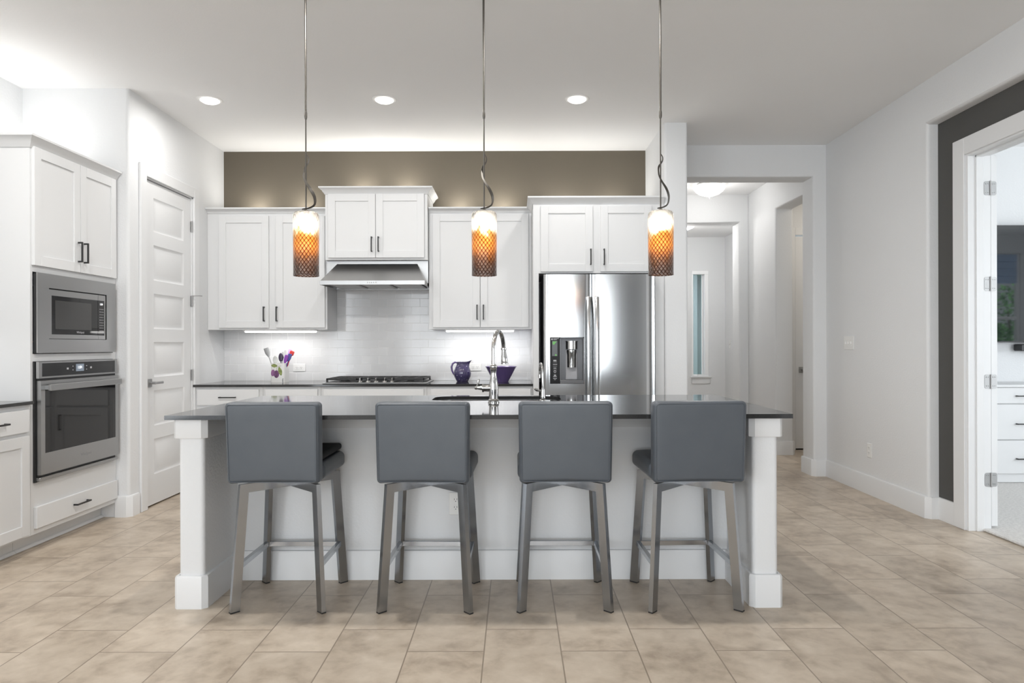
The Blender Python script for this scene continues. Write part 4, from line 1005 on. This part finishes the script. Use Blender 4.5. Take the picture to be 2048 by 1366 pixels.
m.box(.364, .372, YF + .004, yb, .888, 1.2615); m.box(.552, .560, YF + .004, yb, .888, 1.2615); m.box(.364, .560, yb - .004, yb, .888, 1.2615); m.box(.364, .560, YF + .004, yb, 1.254, 1.2615); m.box(.364, .560, YF + .002, yb, .888, .916, .002)
cav = m.build('dispenser_recess', mat('recess_shade_grey', (.13, .13, .135), .35, .5), ld)  # walls coloured dark to stand in for shade inside the recess
m = MB(); m.lathe([(0, 0), (.047, 0), (.047, .062), (.052, .062), (.052, .066), (0, .066)], (.462, YF + .045, 1.165), 28); m.build('nozzle', M['chrome'], cav)
m = MB(); m.lathe([(.036, 0), (.036, .10), (.040, .12), (.040, .14), (0, .14)], (.462, YF + .05, 1.018), 28); m.build('paddle', M['chrome'], cav)
m = MB(); m.box(.415, .51, YF + .06, YF + .073, .917, 1.16, .004); m.build('backplate', M['greyp'], cav)
# emblem
m = MB(); ex_, ez_ = 1.045, 1.715
m.tube([(ex_ + .0145 * math.cos(2 * PI * k / 32), YF + .0052, ez_ + .0145 * math.sin(2 * PI * k / 32)) for k in range(33)], .0012, 6, caps=False)
m.cyl((ex_ - .005, YF + .0062, ez_ + .005), (ex_ - .005, YF + .004, ez_ + .005), .0022, n=10)
m.box(ex_ - .001, ex_ + .0008, YF + .0045, YF + .006, ez_ - .007, ez_ + .008); m.box(ex_ - .001, ex_ + .006, YF + .0045, YF + .006, ez_ - .007, ez_ - .0053); m.box(ex_ + .003, ex_ + .0125, YF + .0045, YF + .006, ez_ - .0009, ez_ + .0009)
em = m.build('emblem', M['greyp'], rd)
text('emblem_letters', 'LG', .034, M['greyp'], (ex_ + .043, YF + .0085, ez_ - .001), (PI / 2, 0, 0), rd)

# counter-top objects on the back run
YB = 6.15; SB = F / YB
def wx(px): return (px - 1029) / SB
def wz(py): return 1.2 - (py - 1.3 - 690) / SB
cr = thing('utensil_crock', 'white utensil crock printed with plums and green leaves', 'utensil holder', (-2.105, YB, CT))
m = MB(); x0, x1, y0, y1, zt = -2.170, -2.044, 6.09, 6.215, 1.043
ou = arc_poly([(x0, y0), (x1, y0), (x1, y1), (x0, y1)], [.014] * 4, 5); inn = arc_poly([(x0 + .006, y0 + .006), (x1 - .006, y0 + .006), (x1 - .006, y1 - .006), (x0 + .006, y1 - .006)], [.009] * 4, 5)
n = len(ou); vs = [(p[0], p[1], CT) for p in ou] + [(p[0], p[1], zt) for p in ou] + [(p[0], p[1], zt) for p in inn] + [(p[0], p[1], CT + .008) for p in inn]
m.add(vs, [list(range(n))] + [[k * n + i, k * n + (i + 1) % n, (k + 1) * n + (i + 1) % n, (k + 1) * n + i] for k in range(3) for i in range(n)] + [[3 * n + i for i in range(n)]])
def motif(mi, cx_, cz_, a, b, rot, e=1.0, dy=0.0):
    m.mi = mi; K = 24; q = []
    for k in range(K):
        t = 2 * PI * k / K; uu = a * math.copysign(abs(math.cos(t)) ** e, math.cos(t)); vv = b * math.copysign(abs(math.sin(t)) ** e, math.sin(t))
        q.append((min(x1 - .012, max(x0 + .004, cx_ + uu * math.cos(rot) - vv * math.sin(rot))), cz_ + uu * math.sin(rot) + vv * math.cos(rot)))
    m.prism(q, y0 - .0006 - dy, y0 + .001, T=xz)
def ox(u): return x0 + (x1 - x0) * u
def oz(v): return CT + (zt - CT) * v
motif(1, ox(.17), oz(.50), .0165, .030, -.1); motif(1, ox(.42), oz(.435), .0235, .034, 0, 1, .0003)
motif(2, ox(.27), oz(.875), .028, .016, -.1, 1.3); motif(2, ox(.68), oz(.585), .017, .040, .25, 1.3, .0004); motif(3, ox(.60), oz(.83), .022, .0016, .35); motif(3, ox(.45), oz(.70), .0015, .018, 0)
motif(4, ox(.90), oz(.10), .010, .022, 0)
m.build('crock_body', [M['white_china'], M['plum'], M['leaf'], M['stem'], M['greyplastic']], cr)
def utensil(name, label, bx, by, px, py, dy, m_h, head):
    """handle from the crock floor to the head at pixel-measured height"""
    b = Vector((bx, by, CT + .012)); t = Vector((wx(px), by + dy, wz(py))); ax = (t - b).normalized()
    r = thing(name, label, 'utensil', tuple(b), 'cooking utensils in the plum crock')
    hl, hw_, th, m_head, kind = head; e = t - ax * hl
    m = MB(); m.tube([tuple(b), tuple(b.lerp(e, .5)), tuple(e)], [.0035, .004, .0045], 10); m.build('handle', m_h, r)
    m = MB(); side = ax.cross(Vector((0, 1, 0))).normalized(); nn = side.cross(ax)
    pts = []; rad = []
    for i in range(9):
        q = i / 8
        w = {'spoon': math.sin(PI * (.12 + .86 * q)) ** .7, 'spat': min(1, .35 + q * 2.2) * (1 if q < .9 else .8), 'turner': min(1, .3 + q * 1.6) * (1 if q < .95 else .92), 'ladle': math.sin(PI * (.1 + .88 * q)) ** .6}[kind]
        pts.append(tuple(e + ax * hl * q + nn * (.006 * math.sin(PI * q) if kind in ('spoon', 'ladle') else 0))); rad.append(hw_ * max(w, .08))
    m.tube(pts, rad, prof=[(math.cos(2 * PI * k / 16), max(.12, th / hw_) * math.sin(2 * PI * k / 16)) for k in range(16)], up=tuple(side)); m.build('head', m_head, r, 80)
utensil('slotted_turner', 'steel turner leaning out left of the plum crock', -2.135, 6.16, 531, 696, 0, M['satin'], (.085, 0.0230, .0025, M['satin'], 'turner'))
utensil('cooking_spoon', 'short clear-white spoon at the front of the crock', -2.12, 6.13, 552.5, 711, -.015, M['offwhite'], (.065, 0.0257, .006, M['offwhite'], 'spoon'))
utensil('ladle', 'dark plum coloured ladle curling out of the crock', -2.095, 6.165, 560, 706, 0, M['ladle'], (.075, 0.0230, .010, M['ladle'], 'ladle'))
utensil('cooking_spoon', 'pale grey spoon behind the dark ladle', -2.105, 6.195, 562, 702.5, .005, M['greyp'], (.06, 0.0162, .006, M['greyp'], 'spoon'))
utensil('cooking_spoon', 'tall white spoon in the middle of the crock', -2.09, 6.18, 568.5, 698, .0, M['offwhite'], (.085, 0.0189, .006, M['offwhite'], 'spoon'))
utensil('spatula', 'lilac spatula at the back of the crock', -2.075, 6.195, 577, 699, .008, M['lilac'], (.08, 0.0189, .004, M['lilac'], 'spat'))
utensil('spatula', 'violet purple spatula at the front of the crock', -2.10, 6.135, 575, 710, 0, M['violet'], (.075, 0.0175, .005, M['violet'], 'spat'))
utensil('spatula', 'red-tipped spatula leaning out right of the crock', -2.09, 6.165, 584, 702, .0, M['red'], (.05, 0.0203, .005, M['red'], 'spat'))
utensil('spatula', 'blue spatula in front of the red-tipped one', -2.085, 6.14, 581.5, 707.5, 0, M['blue'], (.07, 0.0175, .005, M['blue'], 'spat'))
# pitcher
px_, py_ = -.468, 6.15
pt = thing('pitcher', 'purple glazed pitcher with pale dots on the back counter', 'pitcher', (px_, py_, CT))
m = MB(); R_ = [(0, 0), (.048, 0), (.052, .004), (.060, .02), (.073, .045), (.078, .07), (.074, .10), (.062, .13), (.052, .150), (.051, .165), (.055, .176), (.051, .176), (.047, .165), (.048, .150), (.058, .13), (.069, .10), (.072, .07), (.066, .04), (.045, .01), (0, .01)]
def spout(x, y, z):
    k = max(0, (z - .135) / .04); a = math.atan2(y, x); f = max(0, math.cos(a)) ** 6
    return (px_ + x + k * f * .030, py_ + y, CT + z + k * f * .016)
m.lathe(R_, n=48, T=spout); m.build('jug', M['dotted'], pt)
m = MB(); m.tube([(px_ - .046, py_, CT + .168), (px_ - .066, py_, CT + .174), (px_ - .088, py_, CT + .160), (px_ - .098, py_, CT + .132), (px_ - .094, py_, CT + .10), (px_ - .083, py_, CT + .075), (px_ - .068, py_, CT + .055)], [.007, .008, .0085, .009, .0085, .0075, .007], 12); m.build('handle', M['purple'], pt)
# bowl
bx_, by_ = -.122, 6.13
bw = thing('mixing_bowl', 'purple cone-shaped bowl on the back counter behind the faucet', 'bowl', (bx_, by_, CT))
m = MB(); m.lathe([(0, .006), (.055, .006), (.062, 0), (.066, 0), (.070, .008), (.136, .128), (.140, .131), (.141, .136), (.135, .136), (.130, .128), (.066, .016), (0, .013)], (bx_, by_, CT), 48)
m.build('bowl_body', M['purple'], bw)

# ------------------------------------------------------------------ left run: oven tower and base cabinet
XF = -2.80
tw = thing('oven_tower', 'tall white cabinet holding the microwave and wall oven', 'cabinet', (-3.1, 4.38, 0))
m = MB(); m.box(-3.448, XF, 3.96, 3.98, .105, 2.37); m.box(-3.448, XF, 4.775, 4.808, .105, 2.37); m.box(-3.448, XF, 3.98, 4.775, 1.635, 2.37); m.box(-3.448, XF, 3.98, 4.775, 1.112, 1.155); m.box(-3.448, XF, 3.98, 4.775, .105, .405); m.box(-3.448, -3.40, 3.98, 4.775, .4, 1.64)
m.build('carcass', M['cab'], tw)
m = MB(); m.box(-3.44, -2.905, 3.962, 4.806, .001, .105); m.prism([(-2.905, .001), (-2.885, .001), (-2.888, .010), (-2.896, .016), (-2.905, .018)], 3.962, 4.806, T=lambda a, b, c_: (a, c_, b)); m.build('toe_kick', M['cab'], tw)
T = left_T(XF)
add_door(tw, T, 3.972, 4.393, 1.672, 2.362, 4.375 - .005, 1.80); add_door(tw, T, 4.397, 4.793, 1.672, 2.362, 4.43, 1.80)
add_drawer(tw, T, 3.985, 4.797, .138, .263, 4.385, .14)
m = MB(); m.sweep([(-3.448, 3.96), (XF, 3.96), (XF, 4.803)][::1], [(0, 2.352), (.006, 2.352), (.012, 2.362), (.020, 2.372), (.030, 2.392), (.046, 2.404), (.052, 2.408), (.052, 2.420), (0, 2.420)]); m.build('crown_molding', M['cab'], tw)
# microwave
mw = thing('microwave', 'built-in stainless microwave above the wall oven', 'microwave', (-2.79, 4.37, 1.16))
T = left_T(-2.80)
zA, zB = 1.160, 1.632; yA, yB = 3.985, 4.765
iy0, iy1, iz0, iz1 = 4.085, 4.662, 1.243, 1.548
m = MB()
for a in ((yA, iy0, zA, zB), (iy1, yB, zA, zB), (iy0, iy1, zA, iz0), (iy0, iy1, iz1, zB)): m.box(a[0], a[1], a[2], a[3], .019, .025, 0, T)
m.build('trim_kit', M['steel'], mw)
m = MB(); m.box(yA, yA + .006, zA, zB, .001, .019, 0, T); m.box(yA, yB, zB - .006, zB, .001, .019, 0, T); m.box(yA + .01, yB - .01, zA + .01, iz0, .001, .018, 0, T); m.box(iy0 - .01, iy1 + .01, iz0 - .01, iz1 + .01, -.30, .002, 0, T); m.build('chassis', M['black'], mw)
iy0 += .004; iy1 -= .010; iz0 += .003; iz1 -= .007
sp = 4.570; t_ = .022
m = MB()
g0, g1, gz0, gz1 = 4.112, 4.641, 1.272, 1.505
for a in ((iy0, g0, iz0, iz1), (g0, sp, iz0, gz0), (g0, sp, gz1, iz1)): m.box(a[0], a[1], a[2], a[3], .002, t_, 0, T)
md = m.build('door', M['steel'], mw)
m = MB(); m.box(g0, sp - .001, gz0, gz1, .002, t_ - .001, 0, T); m.build('window', M['blackglass'], md)
m = MB(); m.box(4.145, 4.50, 1.305, 1.478, t_ - .0012, t_ - .0004, 0, T); m.build('inner_window', mat('smoked_mesh', (.05, .05, .05), .12), md)
text('maker_mark', 'Whirlpool', .018, M['greyp'], (-2.80 + t_ - .0004, 4.385, 1.288), (PI / 2, 0, PI / 2), md)
m = MB()
for a in ((sp + .002, g1, iz0, gz0), (sp + .002, g1, gz1, iz1), (g1, iy1, iz0, iz1)): m.box(a[0], a[1], a[2], a[3], .002, t_, 0, T)
mp_ = m.build('control_panel', M['steel'], mw)
m = MB(); m.box(sp + .002, g1, gz0, gz1, .002, t_ - .001, 0, T); m.build('control_glass', M['blackglass'], mp_)
text('clock', '1:04', .020, M['led'], (-2.80 + t_ - .0004, 4.607, 1.480), (PI / 2, 0, PI / 2), mp_)
m = MB()
for i in range(3):
    for j in range(9): m.box(4.590 + i * .016, 4.598 + i * .016, 1.445 - j * .018, 1.449 - j * .018, t_ - .0012, t_ - .0005, 0, T)
m.build('keypad', M['greyp'], mp_)
# wall oven
ov = thing('wall_oven', 'stainless and black glass wall oven below the microwave', 'oven', (-2.78, 4.38, .41))
yA, yB = 3.985, 4.772
m = MB(); m.box(yA + .008, yB - .002, .43, 1.108, -.50, .018, 0, T); m.box(yA, yB, .405, .43, .001, .010, 0, T); m.box(yA - .006, yA + .008, .405, 1.110, .001, .012, 0, T); m.build('chassis', M['black'], ov)
m = MB(); o_ = .032
for a in ((yA, yA + .028, 1.012, 1.110), (yB - .028, yB, 1.012, 1.110), (yA + .028, yB - .028, 1.012, 1.022), (yA + .028, yB - .028, 1.100, 1.110)): m.box(a[0], a[1], a[2], a[3], .016, o_, 0, T)
cp = m.build('control_panel', M['steel'], ov)
m = MB(); m.box(yA + .028, yB - .028, 1.022, 1.100, .016, o_ - .001, 0, T); m.build('control_glass', M['blackglass'], cp)
m = MB(); m.box(4.325, 4.405, 1.042, 1.088, o_ - .0014, o_ - .0006, 0, T); m.build('display', mat('oven_display', (.10, .12, .15), .3, emit=(.35, .42, .5), estr=.35), cp)
text('display_time', '1:04', .026, M['led'], (-2.80 + o_ - .0004, 4.363, 1.066), (PI / 2, 0, PI / 2), cp)
m = MB()
for (u, v, w_, h_) in ((4.245, 1.062, .018, .012), (4.295, 1.075, .008, .005), (4.295, 1.052, .008, .005), (4.432, 1.075, .008, .005), (4.432, 1.052, .008, .005), (4.478, 1.062, .018, .012)): m.box(u - w_ / 2, u + w_ / 2, v - h_ / 2, v + h_ / 2, o_ - .0014, o_ - .0006, 0, T)
m.build('touch_icons', M['greyp'], cp)
m = MB(); a0, a1 = yA + .006, yB; gz0, gz1 = .572, .955; g0, g1 = yA + .042, yB - .035
for a in ((a0, g0, .448, .998), (g1, a1, .448, .998), (g0, g1, .448, gz0), (g0, g1, gz1, .998)): m.box(a[0], a[1], a[2], a[3], .016, .040, 0, T)
od = m.build('door', M['steel'], ov)
m = MB(); m.box(g0, g1, gz0, gz1, .018, .039, 0, T); m.build('door_glass', M['blackglass'], od)
m = MB(); m.box(a0 + .035, a1 - .012, .938, .976, .058, .074, .003, T)
for u in (a0 + .045, a1 - .03): m.box(u - .008, u + .012, .945, .970, .039, .060, 0, T)
m.build('handle', M['steel'], od)
text('maker_mark', 'Whirlpool', .026, M['greyplastic'], (-2.80 + .0404, 4.41, .51), (PI / 2, 0, PI / 2), od)
m = MB(); m.box(yA + .004, yB, .412, .432, .006, .034, .003, T); m.build('vent_trim', M['steel'], ov)
# left base cabinet and counter
lb = thing('base_cabinet', 'white base cabinet in front of the oven tower at the left edge', 'cabinet', (-3.1, 3.5, 0))
m = MB(); m.box(-3.448, XF, 2.9, 3.958, .105, .864); m.box(-3.44, -2.905, 2.9, 3.960, .001, .105); m.prism([(-2.905, .001), (-2.885, .001), (-2.888, .010), (-2.896, .016), (-2.905, .018)], 2.9, 3.960, T=lambda a, b, c_: (a, c_, b)); m.build('carcass', M['cab'], lb)
add_drawer(lb, T, 3.42, 3.928, .710, .838, 3.67); add_door(lb, T, 3.42, 3.928, .120, .688, 3.46, .6, .13, .062)
add_drawer(lb, T, 2.92, 3.40, .710, .838, 3.16); add_door(lb, T, 2.92, 3.40, .120, .688, 3.36, .6, .13, .062)
m = MB(); m.box(-3.448, -2.775, 2.88, 3.957, .866, .885, .002); tag(m.build('side_countertop', M['quartz']), 'dark grey countertop ending at the oven tower', 'countertop')

# ------------------------------------------------------------------ hall and foyer lights
def dome(x, y, zc, R_, label, power):
    r = thing('ceiling_dome_light', label, 'ceiling light', (x, y, zc), 'frosted dome ceiling lights')
    m = MB(); m.lathe([(0, 0), (R_ * .75, 0), (R_ * .78, -.012), (0, -.012)], (x, y, zc), 36); m.build('base', M['satin'], r)
    m = MB(); m.lathe([(R_ * .97, -.030), (R_, -.035), (R_ * .97, -.055), (R_ * .85, -.085), (R_ * .62, -.115), (R_ * .3, -.135), (0, -.140)], (x, y, zc), 40); m.build('bowl', M['dome'], r, 180)
    m = MB(); m.lathe([(0, 0), (.022, -.002), (.014, -.010), (.006, -.016), (.006, -.026), (0, -.028)], (x, y, zc - .139), 20); m.build('finial', M['satin'], r)
    d = bpy.data.lights.new('dome_glow', 'POINT'); d.energy = power; d.color = NEUT; d.shadow_soft_size = .1
    o = bpy.data.objects.new('dome_glow', d); C.objects.link(o); o.location = (0, 0, -.24); o.parent = r
dome(2.20, 7.72, ZC, .178, 'lit frosted dome light on the hall ceiling', 8)
dome(2.27, 9.1, 2.86, .16, 'lit frosted dome light on the foyer ceiling further back', 30)

# ------------------------------------------------------------------ bedroom
tv = thing('television', 'large flat television on the bedroom wall reflecting a window', 'television', (4.6, 6.25, 1.2))
m = MB(); m.box(3.55, 5.44, 6.20, 6.24, 1.212, 2.272, .004); m.box(4.1, 4.9, 6.24, 6.2985, 1.5, 2.0); m.build('casing', M['blackplastic'], tv)
m = MB(); m.box(3.558, 5.432, 6.1985, 6.2005, 1.222, 2.264); m.build('screen', M['screen'], tv)
m = MB(); m.box(4.585, 5.3, 6.20, 6.298, 1.132, 1.195, .008); tag(m.build('soundbar', M['blackplastic']), 'black soundbar mounted below the television', 'soundbar')
dr = thing('dresser', 'white built-in drawer chest below the television', 'dresser', (4.8, 6.0, 0))
m = MB(); m.box(3.52, 6.4, 5.83, 6.295, .02, .83); m.build('carcass', M['cab'], dr)
m = MB(); m.box(3.50, 6.42, 5.80, 6.297, .83, .852, .002); m.build('top', M['cab'], dr)
T = back_T(5.83)
for u0, u1 in ((3.53, 4.97), (4.98, 6.39)):
    for v0, v1 in ((.692, .826), (.386, .684), (.096, .378)):
        m = MB(); m.box(u0, u1, v0, v1, 0, .019, .002, T); d = m.build('drawer', M['cab'], dr)
        pull(T, u0 + .80, v1 - (.07 if v1 > .8 else .165 if v1 > .5 else .155), .16, False).build('handle', M['black'], d)
# a shrub outside the bedroom window
def shrub(x, y, h, w, label, seed):
    rnd = random.Random(seed)
    r = thing('garden_shrub', label, 'shrub', (x, y, -.12), 'shrubs outside the bedroom window')
    m = MB(); m.tube([(x, y, -.12), (x + .02, y, h * .5), (x - .01, y, h * .8)], [.04, .03, .015], 8); m.build('stem', M['bark'], r)
    m = MB()
    for i in range(900):
        a = rnd.uniform(0, 2 * PI); u = rnd.random() ** .4; z = rnd.uniform(.05, 1); k = math.sin(PI * min(1, z * .85 + .12)) ** .6
        c_ = Vector((x + w * u * k * math.cos(a), y + w * u * k * math.sin(a), h * z)); d = Vector((rnd.gauss(0, 1), rnd.gauss(0, 1), rnd.gauss(.3, .7))).normalized()
        s_ = d.cross(Vector((rnd.gauss(0, 1), rnd.gauss(0, 1), rnd.gauss(0, 1)))).normalized(); L_ = rnd.uniform(.06, .13)
        m.add([tuple(c_), tuple(c_ + d * L_ * .5 + s_ * L_ * .22), tuple(c_ + d * L_), tuple(c_ + d * L_ * .5 - s_ * L_ * .22)], [(0, 1, 2, 3)])
    m.build('foliage', M['foliage'], r)
shrub(9.6, -.9, 2.3, .5, 'tall leafy green shrub outside the bedroom window', 1)
shrub(8.75, .05, 1.5, .4, 'low leafy green shrub outside the bedroom window', 2)
